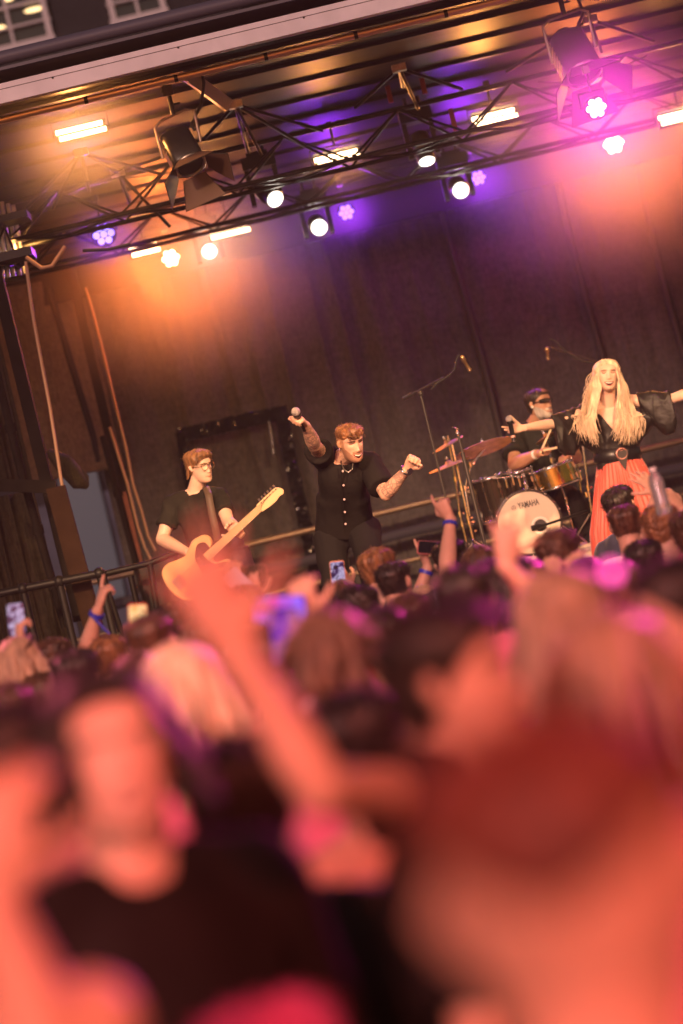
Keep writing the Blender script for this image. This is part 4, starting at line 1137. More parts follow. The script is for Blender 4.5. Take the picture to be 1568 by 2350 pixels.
def plate(name, pts, n0, n1, matl, parent, bev=.006):
    m = MB(); c = np.mean(np.array(pts), axis=0)
    def ring(n_, s_): return [gp(c[0] + (p[0] - c[0]) * s_, c[1] + (p[1] - c[1]) * s_, n_) for p in pts]
    s2 = 1 - bev / .15
    R_ = [ring(n0, s2), ring(n0 + (n1 - n0) * .15, 1), ring(n0 + (n1 - n0) * .85, 1), ring(n1, s2)]
    m.loft(R_); return m.build(name, matl, parent)
WOODG = mat('blond_ash', (.78, .47, .22), rough=.35, noise_scale=7, noise_amt=.12, stretch=(1, 1, 1), coat=.5)
MAPLE = mat('maple', (.80, .52, .28), rough=.35, coat=.4)
outl = smooth_poly([(.0, .034), (.035, .05), (.05, .10), (.02, .142), (-.05, .158), (-.12, .138), (-.18, .118), (-.25, .138), (-.33, .165), (-.40, .14), (-.435, .06), (-.44, 0), (-.432, -.07), (-.395, -.14), (-.32, -.165),
                    (-.24, -.148), (-.17, -.118), (-.10, -.122), (-.04, -.148), (.015, -.155), (.045, -.135), (.030, -.105), (-.025, -.085), (-.05, -.055), (-.04, -.034)])
outl = [(a * .88, b * .88) for a, b in outl]; 
plate('guitar_body', outl, -.022, .022, WOODG, gt)
pg = smooth_poly([(.0, .030), (.0, .09), (-.05, .115), (-.10, .085), (-.14, .04), (-.16, -.03), (-.17, -.10), (-.10, -.105), (-.04, -.13), (.012, -.138), (.025, -.125), (.0, -.105), (-.045, -.085), (-.065, -.04), (-.03, -.03), (-.02, .028)])
pg = [(a * .88, b * .88) for a, b in pg]
plate('pickguard', pg, .0222, .025, mat('pickguard_black', (.02, .016, .02), rough=.25), gt, .001)
m = MB(); m.loft([[gp(u, w * math.copysign(1, b_), n_) for b_, n_ in ((1, .022), (1, .034), (-1, .034), (-1, .022))] for u, w in ((-.06, .028), (.42, .0215))], smooth=False)
m.loft([[gp(u, w * math.cos(a), .022 - .5 * w * math.sin(a)) for a in [math.pi * k / 8 for k in range(9)]] for u, w in ((-.0, .028), (.42, .0215))]); nk_ = m.build('guitar_neck', MAPLE, gt)
m = MB()
for i in range(21):
    u = .42 - .648 * (1 - 2 ** (-i / 12)); m.tube([gp(u, -.024, .0345), gp(u, .024, .0345)], .0012, 5)
m.build('frets', ALU, nk_)
hd = smooth_poly([(.415, -.022), (.44, -.030), (.48, -.036), (.53, -.038), (.57, -.030), (.60, -.034), (.615, -.015), (.605, .012), (.58, .030), (.54, .030), (.50, .031), (.46, .030), (.435, .030), (.415, .022)])
plate('headstock', hd, .012, .028, MAPLE, gt, .002)
for i in range(6):
    m = MB(); u = .455 + .026 * i; m.tube([gp(u, .020, .028), gp(u, .020, .038)], .004, 8); m.box(gp(u, .042, .018), (.014, .018, .008), ax=(ga, gb, gn)); m.tube([gp(u, .028, .018), gp(u, .042, .018)], .003, 6); m.build('tuning_peg', CHROME, gt)
m = MB()
for i in range(6):
    v = -.018 + .0072 * i; m.tube([gp(-.30, v * 1.4, .034), gp(.42, v, .038), gp(.455 + .026 * i, .020, .035)], .0008, 4)
m.build('strings', CHROME, gt)
m = MB(); m.box(gp(-.30, 0, .026), (.07, .08, .008), ax=(ga, gb, gn)); m.build('bridge', ALU, gt)
m = MB(); m.box(gp(-.10, 0, .030), (.022, .07, .010), ax=(ga, gb, gn)); m.build('pickup', CHROME, gt)
m = MB(); m.box(gp(-.26, -.090, .025), (.13, .026, .003), ax=(ga, gb, gn)); m.tube([gp(-.23, -.090, .025), gp(-.23, -.090, .042)], .010, 14); m.tube([gp(-.29, -.090, .025), gp(-.29, -.090, .042)], .010, 14); m.build('control_plate', ALU, gt)
m = MB(); pts = [at(462, 1128, 16.10), at(472, 1116, 15.98), at(479, 1135, 15.865), at(487, 1180, 15.835), at(494, 1210, 15.80), at(500, 1240, 15.70)]
m.loft([[p + Vector((sx * .024 * 1, sy * .002, -sx * .004)) for sx, sy in ((-1, -1), (1, -1), (1, 1), (-1, 1))] for p in [pts[0].lerp(pts[0], 0)] + [pts[i].lerp(pts[i + 1], t) for i in range(5) for t in (.25, .5, .75, 1)]])
m.build('strap', mat('strap_leather', (.085, .055, .038), rough=.6), gt)

# ---- microphone
def microphone(name, ball, tail, label, band=False, r=.026):
    d = (tail - ball).normalized(); t = thing('microphone', label, 'microphone', ball)
    m = MB(); m.ball(ball, r, 18); m.build('grille', mat('mic_grille', (.45, .40, .40), rough=.55, metal=.7, bump=.8, bump_scale=400), t)
    L = (tail - ball).length
    m = MB(); m.tube([ball + d * r * .7, ball + d * r * 1.3, ball + d * r * 1.35, ball + d * L], [r * .95, r * .95, .0165, .0135], 16); m.build('handle', mat('mic_body', (.012, .012, .014), rough=.3), t)
    if band:
        m = MB(); m.tube([ball + d * L * .74, ball + d * L * .84], [.0165, .0165], 16); m.build('ring_band', mat('mic_band', (.5, .26, .22), rough=.4), t)
    return t

# ---- singer --------------------------------------------------------------------
J = joints(neck=(784, 1052, 14.15), sr=(744, 1052, 14.20), sl=(850, 1066, 14.18), pel=(792, 1212, 14.42), er=(722, 1022, 13.92), wr=(701, 974, 13.72), el=(886, 1134, 14.02), wl=(934, 1077, 13.90),
           kr=(772, 1345, 14.28), kl=(850, 1290, 14.16))
hips(J, .10)
J['ar'] = Vector((J['kr'].x - .02, 14.45, DECK + .07)); J['al'] = Vector((J['kl'].x + .03, 14.5, DECK + .07))
root = thing('person', 'singer in black button shirt and trousers raising a microphone, stooping and laughing', 'person', feet_of(J), 'band members on stage')
FR = Frame(at(805, 1018, 14.02), (.42, -.86, -.34), (.10, -.30, 1)); FR.k = .95; FR.kx = .97
MB_SING = at(679, 945, 13.60); MT_SING = at(694, 976, 13.70)
hd_ = at(687, 957, 13.64) - J['wr']
body(root, J, FR, SKIN, dict(hairmat=H_GINGER, beard=True, beardmat=mat('stubble', (.30, .155, .10), rough=.6), fine=True, mouth=.6, smile=1.0, fade=True, fademat=mat('fade_hair', (.36, .19, .11), rough=.55),
                             tattoo=[(J['er'], J['wr'], .075), (J['sr'], J['er'], .075), (J['el'], J['wl'], .075), (J['sl'], J['el'], .075)]),
     hands=[dict(w=J['wr'], d=hd_, pn=Vector((-.75, -.45, -.2)), side=-1, curl=(1.2, 1.25, 1.3, 1.3), thumb=.9, spread=.0),
            dict(w=J['wl'], d=at(953, 1048, 13.86) - J['wl'], pn=Vector((.25, -.95, -.1)), side=1, curl=(1.35, 1.4, 1.4, 1.4), thumb=1.0, spread=.0)], armk=.97)
face_detail(root, FR, H_BROWN, mouth=1.5, smile=1.3, lips=.0018, lipmat=MATS['lips_pale'])
sh_m = mat('singer_shirt', (.0105, .009, .009), rough=.88, spec=.12, noise_scale=4, bump=.3, bump_scale=30)
shirt(root, J, sh_m, infl=.022, seed=11, sleeve=(.62, .78), sl_infl=.016, bottom=.0, fold=.007, scale=13, flare=.01, build=.92)
trousers(root, J, mat('singer_trousers', (.010, .009, .010), rough=.9, spec=.12), infl=.008, flare=.02, seed=5, build=.95)
shoes(root, J, RUBBER, (0, -1, 0))
hair_cap(FR, H_GINGER, root, 'curly', 9, thick=(.013, -.004, -.004), lift=.012, fuzz=120)
mb = MB()
for i in range(60):
    x = random.uniform(-.055, .058); y = random.uniform(-.05, .085); z = .230 * math.sqrt(max(.05, 1 - (x / .085) ** 2 * .5 - ((y + .01) / .125) ** 2 * .5))
    c = FR.w((x, y, z + .004)); mb.ring(c, (random.uniform(-1, 1), random.uniform(-1, 1), random.uniform(-1, 1)), .010, .0035, 9, k=5)
for i in range(14):
    c = FR.w((random.uniform(-.015, .05), .092, .190 + random.uniform(-.012, .012))); mb.ring(c, (random.uniform(-1, 1), random.uniform(-1, 1), 1), .009, .0035, 9, k=5)
mb.build('hair_curls', H_GINGER, root)
u_ = (J['neck'] - J['pel'])
m = MB()
for t in (.80, .60, .40, .22, .05):
    m.disc(J['pel'] + u_ * t + Vector((.005, -.158 - .02 * math.sin(t * 3) , 0)), (0, -1, 0), .0065, 10, .012)
m.build('shirt_buttons', mat('button', (.40, .36, .38), rough=.3, metal=.5), root)
m = MB(); pk = [J['pel'] + u_ * t + Vector((-.003, -.150 - .02 * math.sin(t * 3), 0)) for t in np.linspace(.02, .95, 14)]
m.tube(pk, .004, 6); m.build('placket', sh_m, root)
m = MB(); nk_ = at(800, 1060, 13.98); m.tube([at(783, 1062, 14.02), at(790, 1078, 13.975), at(800, 1084, 13.96), at(809, 1076, 13.965), at(810, 1064, 13.99)], .0035, 6); m.build('necklace', ALU, root)
m = MB(); dw = (J['wl'] - J['el']).normalized(); m.ring(J['wl'] - dw * .01, dw, .032, .007, 24); m.disc(J['wl'] - dw * .01 + Vector((.02, -.025, -.01)), Vector((.5, -.7, -.3)), .019, 18, .012); m.build('wristwatch', CHROME, root)
microphone('microphone', MB_SING, MT_SING + (MT_SING - MB_SING) * .35, 'microphone held up by the singer in the black button shirt')

# ---- woman ---------------------------------------------------------------------
J = joints(neck=(1398, 934, 16.62), sr=(1350, 944, 16.62), sl=(1448, 921, 16.60), pel=(1424, 1074, 16.65), er=(1268, 973, 16.46), wr=(1202, 982, 16.30), el=(1546, 914, 16.52), wl=(1628, 886, 16.40))
hips(J, .085); leg_joints(J, DECK, .05, .2)
root = thing('person', 'woman with long blond hair, black satin blouse and coral pleated skirt spreading her arms', 'person', feet_of(J), 'band members on stage')
FR = Frame(at(1394, 864, 16.52), (.02, -1, .04), (.19, 0, 1)); FR.k = .98; FR.kz = .91; FR.kx = .98
body(root, J, FR, SKIN_FAIR, dict(hairmat=H_LBROWN, fine=True, mouth=.6, smile=1.0, jaw=.9), build=.84,
     hands=[dict(w=J['wr'], d=at(1178, 984, 16.27) - J['wr'], pn=Vector((-.1, -.85, .5)), side=1, curl=(.85, .10, .12, .14), thumb=.25, spread=.10),
            dict(w=J['wl'], d=at(1660, 875, 16.38) - J['wl'], pn=Vector((0, -1, .2)), side=-1, curl=(.1, .1, .15, .2), thumb=.1)], armk=.84)
face_detail(root, FR, mat('brow_brown', (.16, .08, .04), rough=.7), mouth=1.5, smile=1.4, lips=.0026, brow=.0020, lash=mat('eye_shadow', (.14, .06, .045), rough=.6))
mb = MB(); mb.loft(torso(J, .014, .86, bottom=-.03, top=.93, waist=.98))
def sleeve(s, e, t0, t1, drop, w0, w1):
    rings = []; ax = (e - s).normalized(); side = Vector((0, 1, 0)); 
    for i in range(9):
        t = i / 8; p = s.lerp(e, t0 + (t1 - t0) * t); dr = .05 + drop * (math.sin(t * math.pi * .74)); w = w0 + (w1 - w0) * t
        c = p - Vector((0, 0, dr * .5 - .028)); 
        rings.append([c + side * (w * math.cos(a)) + Vector((0, 0, 1)) * ((dr * .5 + .028) * math.sin(a)) for a in [2 * math.pi * k / 22 for k in range(22)]])
    mb.loft(rings)
sleeve(J['sr'], J['er'], .10, .98, .20, .055, .06); sleeve(J['sl'], J['el'], .18, .92, .20, .055, .06)
tr = [J['pel'].lerp(J['neck'], t) for t in (.38, .55, .75)]
for sg, s_, e_ in ((-1, 'sr', 'er'), (1, 'sl', 'el')):
    a_ = J[s_].lerp(J[e_], .35) - Vector((0, 0, .10)); mb.tube([J['pel'].lerp(J['neck'], .18), J['pel'].lerp(J['neck'], .45) + Vector((sg * .10, 0, 0)), a_], [.09, .085, .07], 14)
v_, n_, f_ = remesh(mb, .006, 2)
aa = np_noise(v_ * np.array((1.2, 1, .55)), 34, 21); ab = np_noise(v_ * np.array((1.2, 1, .6)), 80, 24); v_ = v_ + n_ * (.009 * (1 - np.abs(aa) * 1.9) + .0025 * ab)[:, None]
cen = v_[f_].mean(axis=1); nk = np.array(J['neck']); lx = cen[:, 0] - nk[0]; lz = cen[:, 2] - nk[2]; fr_m = cen[:, 1] < J['neck'].y - .0
keep = ~(fr_m & (np.abs(lx + .0) < .10 * (lz + .215) / .215) & (lz > -.215))
f_ = f_[keep]
quads('blouse', v_, f_, None, SATIN, root)
# skirt
mb = MB(); rings = []; wc = J['pel'] + Vector((0, 0, .045)); nn = 190
for i in range(26):
    t = i / 25; z = wc.z - (wc.z - DECK - .03) * t
    hw = .156 + .095 * min(1, t * 2.2) + .07 * t; dp = .128 + .068 * min(1, t * 2.6) + .04 * t
    ring = []
    for k in range(nn):
        a = 2 * math.pi * k / nn
        pl = (.001 + .013 * min(1, t * 2.2)) * (math.sin(a * 38 + .8 * math.sin(t * 4 + a * 3)) + .6 * math.sin(a * 13 + t * 1.5))
        big = .035 * t * math.sin(a * 5 + 1.0)
        q = pl + big
        ring.append(Vector((wc.x - .035 * t + (hw + q) * math.cos(a), wc.y + (dp + q) * math.sin(a), z)))
    rings.append(ring)
mb.loft(rings); mb.build('skirt', mat('coral_cloth', (.60, .085, .055), rough=.5, sheen=.4, noise_scale=6, noise_amt=.15, bump=.25, bump_scale=40, stretch=(1, 1, .1)), root)
mb = MB(); bc = J['pel'] + Vector((0, 0, .095)); up_ = (J['neck'] - J['pel']).normalized() * .4 + Vector((.12, 0, .6)); up_.normalize(); sd = up_.cross(Vector((0, 1, 0))).normalized()
fwv = sd.cross(up_)
mb.loft([[bc + up_ * h + sd * (w_ * math.cos(a)) + fwv * (w_ * .84 * math.sin(a)) for a in [2 * math.pi * k / 36 for k in range(36)]] for h, w_ in ((-.046, .160), (-.042, .168), (.040, .160), (.044, .150))])
bt = mb.build('belt', mat('belt_leather', (.012, .010, .012), rough=.35), root)
m = MB(); cb = bc + Vector((.015, -.150, -.005)); m.ring(cb, (0.05, -1, 0), .036, .008, 30); m.ring(cb, (0.05, -1, 0), .022, .003, 24); m.build('buckle', mat('buckle_bronze', (.42, .20, .17), rough=.35, metal=.7), bt)
m = MB(); m.loft([[cb + Vector((dx, -.006 + dy, dz)) for dx, dz, dy in ((-.055, .02, 0), (.05, .02, 0), (-.0, -.12, 0))], [cb + Vector((dx, .012, dz)) for dx, dz in ((-.055, .02), (.05, .02), (0, -.12))]], smooth=False); m.build('belt_tip', MATS['belt_leather'], bt)
# hair
hair_cap(FR, H_BLOND, root, 'long', 12, thick=(.016, .022, .02), zfront=.212, fuzz=0)
mb = MB(); rs = random.Random(5)
def lock(pts, w, taper=.8, n=6):
    P = [pts[0]]
    for i in range(len(pts) - 1):
        for t in (.25, .5, .75, 1.0):
            p0, p1, p2, p3 = pts[max(i - 1, 0)], pts[i], pts[i + 1], pts[min(i + 2, len(pts) - 1)]
            P.append(.5 * ((2 * p1) + (p2 - p0) * t + (2 * p0 - 5 * p1 + 4 * p2 - p3) * t * t + (3 * p1 - p0 - 3 * p2 + p3) * t ** 3))
    m_ = len(P) - 1
    mb.tube(P, [w * (.7 + .3 * min(1, k / 3)) * (1 - taper * (k / m_) ** 2.2) for k in range(m_ + 1)], n)
for i in range(520):
    s_ = rs.choice((-1, 1)); u = rs.random(); lay = rs.random(); dpt = -.07 + .12 * (1 - u) + rs.uniform(-.01, .01)
    # u = 0: strands framing the face, u = 1: strands at the outside / back
    j = lambda q: rs.uniform(-q, q)
    top = FR.w((s_ * (.004 + .01 * lay), dpt + .015, .232 + .010 * lay - .25 * abs(dpt)))
    mid1 = FR.w((s_ * (.046 + .022 * u), .050 - .075 * u, .205 + .012 * lay - .01 * u))
    mid2 = FR.w((s_ * (.070 + .034 * u + .004 * lay), .040 - .055 * u + j(.008), .105 + j(.01)))
    mid3 = FR.w((s_ * (.066 + .068 * u), .042 - .02 * u + j(.01), .010 + j(.01)))
    if s_ == 1:
        ex, ey = 1372 - 46 * u + j(9), 1008 - 34 * u + j(20)
        if u > .9: ex -= rs.uniform(0, 6)
        m4 = at(1366 - 26 * u + j(5), 950 + j(6), 16.44 + .05 * u + j(.02))
    else:
        ex, ey = 1408 + 64 * u + j(12), 996 - 12 * u + 12 * math.sin(u * 3) + j(20)
        m4 = at(1416 + 40 * u + j(4), 945 + j(6), 16.42 + .05 * u + j(.02))
    e = at(ex, ey, 16.43 + j(.03)); m5 = m4.lerp(e, .5) + Vector((-s_ * .022 + .018 * math.sin(u * 22 + i % 5), -.02, .01)); mid3 = mid3 + Vector((.012 * math.sin(u * 17 + i % 3), 0, 0))
    lock([top, mid1, mid2, mid3, m4, m5, e], rs.uniform(.0045, .0085), .9, 6)
for i in range(7):
    s_ = rs.choice((-1, 1)); a = at(1385 + s_ * rs.uniform(35, 52), rs.uniform(905, 945), 16.45); b = at(1385 + s_ * rs.uniform(55, 95), rs.uniform(945, 985), 16.4)
    e = at(1385 + s_ * rs.uniform(50, 105), rs.uniform(950, 1000), 16.42); lock([a, a.lerp(b, .6) + Vector((0, -.02, -.02)), b, e], .0022, .5)
for i in range(110):
    s_ = rs.choice((-1, 1)); v_ = rs.random(); j = lambda q: rs.uniform(-q, q)
    xa = 1390 + s_ * (30 + 22 * v_) ; ya = 850 + 120 * v_
    a = at(xa, ya, 16.44 + j(.06)); b = at(xa + s_ * rs.uniform(4, 16), ya + rs.uniform(14, 30), 16.42 + j(.05)); e = at(xa + s_ * rs.uniform(-4, 18), ya + rs.uniform(34, 60), 16.42 + j(.05))
    lock([a, b, e], .0015, .7, 4)
mb.build('hair_locks', H_BLOND, root)
microphone('microphone', at(1169, 962, 16.20), at(1180, 1013, 16.18), 'silver topped microphone with a pale ring in the blond woman\'s hand', True, r=.025)

# ---- drummer -------------------------------------------------------------------
J = joints(neck=(1222, 979, 18.30), sr=(1186, 998, 18.28), sl=(1287, 985, 18.25), pel=(1250, 1140, 18.42), er=(1180, 1066, 18.08), wr=(1236, 1040, 17.82), el=(1322, 1050, 18.02), wl=(1304, 1044, 17.84),
           kr=(1210, 1180, 17.95), kl=(1318, 1150, 17.95))
hips(J, .10); J['ar'] = Vector((J['kr'].x - .03, 17.95, RISER + .07)); J['al'] = Vector((J['kl'].x + .05, 17.95, RISER + .07))
root = thing('person', 'drummer in wraparound sunglasses and dark t shirt seated behind the drum kit', 'person', feet_of(J), 'band members on stage')
FR = Frame(at(1238, 930, 18.22), (.72, -.69, -.02), (.02, 0, 1)); FR.k = 1.04
body(root, J, FR, SKIN_TAN, dict(hairmat=H_DARK, beard=True, beardmat=H_GREY, fine=True), build=1.1, armk=1.18,
     hands=[dict(w=J['wr'], d=at(1252, 1030, 17.76) - J['wr'], pn=Vector((.3, -.3, -.8)), side=-1, curl=(1.2, 1.25, 1.25, 1.2), thumb=.8),
            dict(w=J['wl'], d=at(1291, 1054, 17.76) - J['wl'], pn=Vector((-.2, .2, -.8)), side=1, curl=(.9, 1.0, 1.1, 1.1), thumb=.7)])
face_detail(root, FR, H_DARK, mouth=.6, smile=.1, lips=.0020, lipmat=MATS['lips_pale'])
shirt(root, J, mat('drummer_tee', (.018, .019, .016), rough=.8, spec=.12, noise_scale=6, bump=.3), infl=.022, seed=14, sleeve=(.7, .7), sl_infl=.02, build=1.12, armk=1.12, fold=.008, bottom=-.05)
trousers(root, J, BLACK, seed=6, build=1.1); shoes(root, J, RUBBER, (0, -1, 0))
hair_cap(FR, H_DARK, root, 'short', 3, thick=(.012, .003, .004), zfront=.19)
glasses(root, FR, True, BPAINT)
m = MB(); m.ball(FR.w((.085, .002, .112)), .010, 10); m.build('earbud', mat('white_plastic', (.8, .75, .7), rough=.4), root)
m = MB(); dw = (J['wr'] - J['er']).normalized(); m.tube([J['wr'] - dw * .02, J['wr'] - dw * .045], [.034, .036], 18); m.build('wristband', MATS['white_plastic'], root)
for nm, a, b, lb in (('drumstick', at(1248, 1034, 17.70), at(1350, 1012, 17.45), 'drumstick pointing right over the gold drum'), ('drumstick', at(1240, 1040, 17.75), at(1266, 982, 17.85), 'drumstick end sticking up beside the drummer\'s hand')):
    m = MB(); m.tube([a, a.lerp(b, .8), b], [.0085, .007, .004], 8); m.build(nm, mat('hickory', (.80, .62, .40), rough=.5), label=lb, cat='drumstick')
m = MB(); s0 = at(1256, 1150, 18.42); m.cyl((s0.x, s0.y, s0.z - .05), (s0.x, s0.y, s0.z + .03), .18, .18, 24); st_ = thing('drum_stool', 'round black drum stool under the drummer', 'stool', (s0.x, s0.y, RISER)); m.build('seat', BPAINT, st_)
m = MB(); m.tube([(s0.x, s0.y, RISER + .2), (s0.x, s0.y, s0.z - .05)], .018, 10)
for k in range(3): a = k * 2.1; m.tube([(s0.x, s0.y, RISER + .25), (s0.x + .22 * math.cos(a), s0.y + .22 * math.sin(a), RISER + .015)], .012, 8)
m.build('stand', CHROME, st_)

# ---- drum kit ------------------------------------------------------------------
GOLD = mat('brass_shell', (.80, .52, .16), rough=.22, metal=1.0, noise_scale=7, noise_amt=.15)
SHELL = mat('black_lacquer', (.02, .014, .011), rough=.18, coat=.8, noise_scale=4)
HEADM = mat('white_drumhead', (.62, .52, .41), rough=.5, noise_scale=3, noise_amt=.05)
CYM = mat('bronze_cymbal', (.50, .33, .12), rough=.42, metal=1.0, noise_scale=16, noise_amt=.25, bump=.1)
def drum(name, c, ax, r, h, shell, label, lugs=8, head=None, hoop=None, cat='drum'):
    c = Vector(c); ax = Vector(ax).normalized(); t = thing(name, label, cat, c - ax * h / 2); x, y = perp(ax)
    m = MB(); m.tube([c - ax * h / 2, c + ax * h / 2], [r, r], 48); m.build('shell', shell, t)
    m = MB(); m.tube([c + ax * (h / 2 + .001), c + ax * (h / 2 + .006)], [r * .985, r * .975], 48); hm = m.build('drumhead', head or HEADM, t)
    for s_ in (-1, 1):
        m = MB(); m.ring(c + ax * (s_ * h / 2), ax, r * 1.02, .010, 48); m.build('hoop', hoop or CHROME, t)
    m = MB()
    for k in range(lugs):
        a = 2 * math.pi * k / lugs + .2; o_ = x * math.cos(a) + y * math.sin(a)
        m.tube([c + o_ * (r * 1.03) - ax * h * .52, c + o_ * (r * 1.03) + ax * h * .54], .0035, 6)
        m.box(c + o_ * (r * 1.02) + ax * h * .28, (.016, .022, .035), ax=(o_, ax.cross(o_), ax)); m.box(c + o_ * (r * 1.02) - ax * h * .28, (.016, .022, .035), ax=(o_, ax.cross(o_), ax))
        m.ball(c + o_ * (r * 1.05) + ax * h * .55, .010, 8)
    m.build('lugs', CHROME, t)
    return t
KC = at(1215, 1199, 17.58); kr = .229
kax = Vector((-.06, -1, .02)).normalized()
kick = drum('bass_drum', KC - kax * .19, kax, kr, .38, SHELL, 'bass drum with a cream front head on the riser', 10, hoop=mat('hoop_black', (.03, .02, .018), rough=.3, coat=.5))
kx = Vector((0, 0, 1)).cross(kax).normalized(); kz = kax.cross(kx).normalized()
if kx.x < 0: kx = -kx
if kz.z < 0: kz = -kz
def on_head(x, y, o_=.0072):
    d = (FW * FPX + CR * (x - 784) + CU * (1175 - y)); p0 = KC + kax * o_; return CAM + d * ((p0 - CAM).dot(kax) / d.dot(kax))
m = MB(); pc = on_head(1241, 1206, 0)
m.tube([pc + kax * .005, pc + kax * .009], [.048, .047], 36); m.build('port_hole', mat('port_dark', (.01, .008, .008), rough=.5), kick)
m = MB(); m.ring(pc + kax * .011, kax, .062, .005, 40); m.ring(pc + kax * .012, kax, .056, .007, 40); m.ring(pc + kax * .012, kax, .050, .005, 40); m.build('port_ring', mat('port_white', (.85, .80, .72), rough=.35), kick)
def text(body_, size, c, xa, za, n, matl, parent, name='lettering', ext=.0015, bold=.0):
    cu = bpy.data.curves.new(name, 'FONT'); cu.body = body_; cu.size = size; cu.align_x = 'CENTER'; cu.align_y = 'CENTER'; cu.extrude = ext; cu.offset = bold
    o = bpy.data.objects.new(name, cu); col.objects.link(o)
    dg = bpy.context.evaluated_depsgraph_get(); me = bpy.data.meshes.new_from_object(o.evaluated_get(dg)); bpy.data.objects.remove(o)
    mb2 = MB(); M_ = [Vector(c) + xa * v.co.x + za * v.co.y + n * v.co.z for v in me.vertices]
    mb2.add(M_, [tuple(p.vertices) for p in me.polygons], 0, False); bpy.data.meshes.remove(me)
    return mb2.build(name, matl, parent)
INK = mat('logo_ink', (.03, .02, .018), rough=.5)
text('YAMAHA', .064, on_head(1213, 1157), kx * .58, kz, kax, INK, kick, bold=.0016)
ec = on_head(1179, 1166)
m = MB(); m.ring(ec, kax, .0155, .0018, 24)
for k in range(3):
    a = math.pi / 2 + k * 2 * math.pi / 3; m.box(ec + (kx * math.cos(a) + kz * math.sin(a)) * .006, (.011, .0035, .002), ax=(kx * math.cos(a) + kz * math.sin(a), (kx * -math.sin(a) + kz * math.cos(a)), kax))
m.build('emblem', INK, kick)
m = MB()
for s_ in (-1, 1): m.tube([KC - kax * .15 + kx * s_ * .20 - kz * .08, Vector((KC.x + s_ * .30, KC.y - .12, RISER + .01))], .009, 8)
m.build('spur', CHROME, kick)
drum('tom_drum', at(1273, 1094, 17.72), (-.12, -.03, 1), .155, .15, GOLD, 'shiny gold metal drum in front of the drummer', 10)
drum('floor_tom', at(1141, 1142, 17.95), (-.05, -.04, 1), .150, .31, SHELL, 'black lacquered tom at the left of the bass drum', 8)
drum('tom_drum', at(1196, 1104, 17.9), (-.05, -.05, 1), .10, .14, SHELL, 'small dark tom above the bass drum beside the gold drum', 6)
for (x, y, Y, r, ax, lb) in ((1111, 1025, 17.7, .215, (-.08, .20, 1), 'large bronze ride cymbal tilted towards the crowd'), (1026, 1017, 17.9, .13, (-.30, -.12, 1), 'upper crash cymbal seen edge on, behind the ride cymbal'),
                             (1030, 1064, 17.6, .160, (-.15, -.10, 1), 'lower pair of hi hat cymbals seen edge on'), (1253, 1001, 18.0, .095, (-.35, .15, 1), 'small splash cymbal in front of the drummer')):
    c = at(x, y, Y); n_ = Vector(ax).normalized(); t = thing('cymbal', lb, 'cymbal', c, 'cymbals of the drum kit')
    m = MB(); m.tube([c - n_ * .014, c - n_ * .011, c - n_ * .0, c + n_ * .004, c + n_ * .020, c + n_ * .026], [r, r * .985, r * .3, r * .17, r * .12, r * .02], 48); m.build('plate', CYM, t)
    m = MB(); m.tube([c - n_ * .02, c + n_ * .055], .007, 8); m.ball(c + n_ * .045, .014, 10); m.build('wing_nut', CHROME, t)
def stand(pts, r, label, name='cymbal_stand', cat='cymbal stand', feet=True, matl=None, group='chrome stands of the drum kit'):
    P = [at(*p) for p in pts]; b = P[-1]; fl = RISER
    t = thing(name, label, cat, Vector((b.x, b.y, fl)), group)
    m = MB(); m.tube(P + [Vector((b.x, b.y, fl + .12))], r, 10); m.build('tube', matl or CHROME, t)
    for p in P[1:] + [Vector((b.x, b.y, fl + .35))]:
        m = MB(); m.tube([p + Vector((0, 0, .018)), p - Vector((0, 0, .018))], r * 1.8, 10); m.box(p + Vector((r * 1.6, 0, 0)), (.03, .010, .010)); m.build('joint', matl or CHROME, t)
    if feet:
        for k in range(3):
            a = .5 + k * 2.1; m = MB(); m.tube([Vector((b.x, b.y, fl + .22)), Vector((b.x + .22 * math.cos(a), b.y + .22 * math.sin(a), fl + .012))], .009, 8); m.build('leg', matl or CHROME, t)
    return t
stand([(1028, 1000, 17.9), (1046, 1100, 17.92), (1056, 1180, 17.94)], .011, 'chrome stand of the edge on crash cymbal')
stand([(1112, 1030, 17.75), (1080, 1066, 17.8), (1068, 1120, 17.8), (1084, 1220, 17.8)], .011, 'chrome boom stand under the big ride cymbal')
stand([(1038, 1020, 17.6), (1060, 1120, 17.6), (1075, 1190, 17.6)], .011, 'chrome hi hat stand nearest the straight microphone stand')
stand([(1337, 1010, 17.8), (1350, 1120, 17.8), (1362, 1200, 17.8)], .010, 'right chrome stand beside the coral skirt')
stand([(1318, 1000, 18.0), (1330, 1100, 18.0), (1342, 1180, 18.0)], .010, 'chrome stand left of the one beside the coral skirt')
stand([(1253, 1003, 18.05), (1266, 1056, 17.95), (1300, 1150, 17.9)], .009, 'thin stand holding the small splash cymbal', feet=False)
m = MB()
for (x, y) in ((1190, 1095), (1205, 1110), (1160, 1098), (1175, 1092), (1243, 1122), (1330, 1080), (1205, 1125), (1218, 1132)):
    p = at(x, y, 17.62); m.ball(p, .014, 8); m.tube([p, p + Vector((0, 0, -.07))], .007, 6)
m.tube([at(1205, 1100, 17.7), at(1212, 1134, 17.65)], .014, 8); m.tube([at(1130, 1098, 17.75), at(1200, 1092, 17.72)], .006, 6)
m.build('kit_hardware', CHROME, label='chrome mounts and wing nuts above the bass drum', cat='drum hardware')
m = MB(); a, b = at(1244, 1207, 17.50), at(1350, 1172, 17.25); m.tube([a, a.lerp(b, .25), b], .010, 8); m.tube([a, a - Vector((.02, -.03, 0)), a - Vector((.07, -.05, .0))], [.014, .020, .022], 10)
mk = m.build('boom_arm', BPAINT, label='short black boom with a microphone at the bass drum port hole', cat='microphone stand')

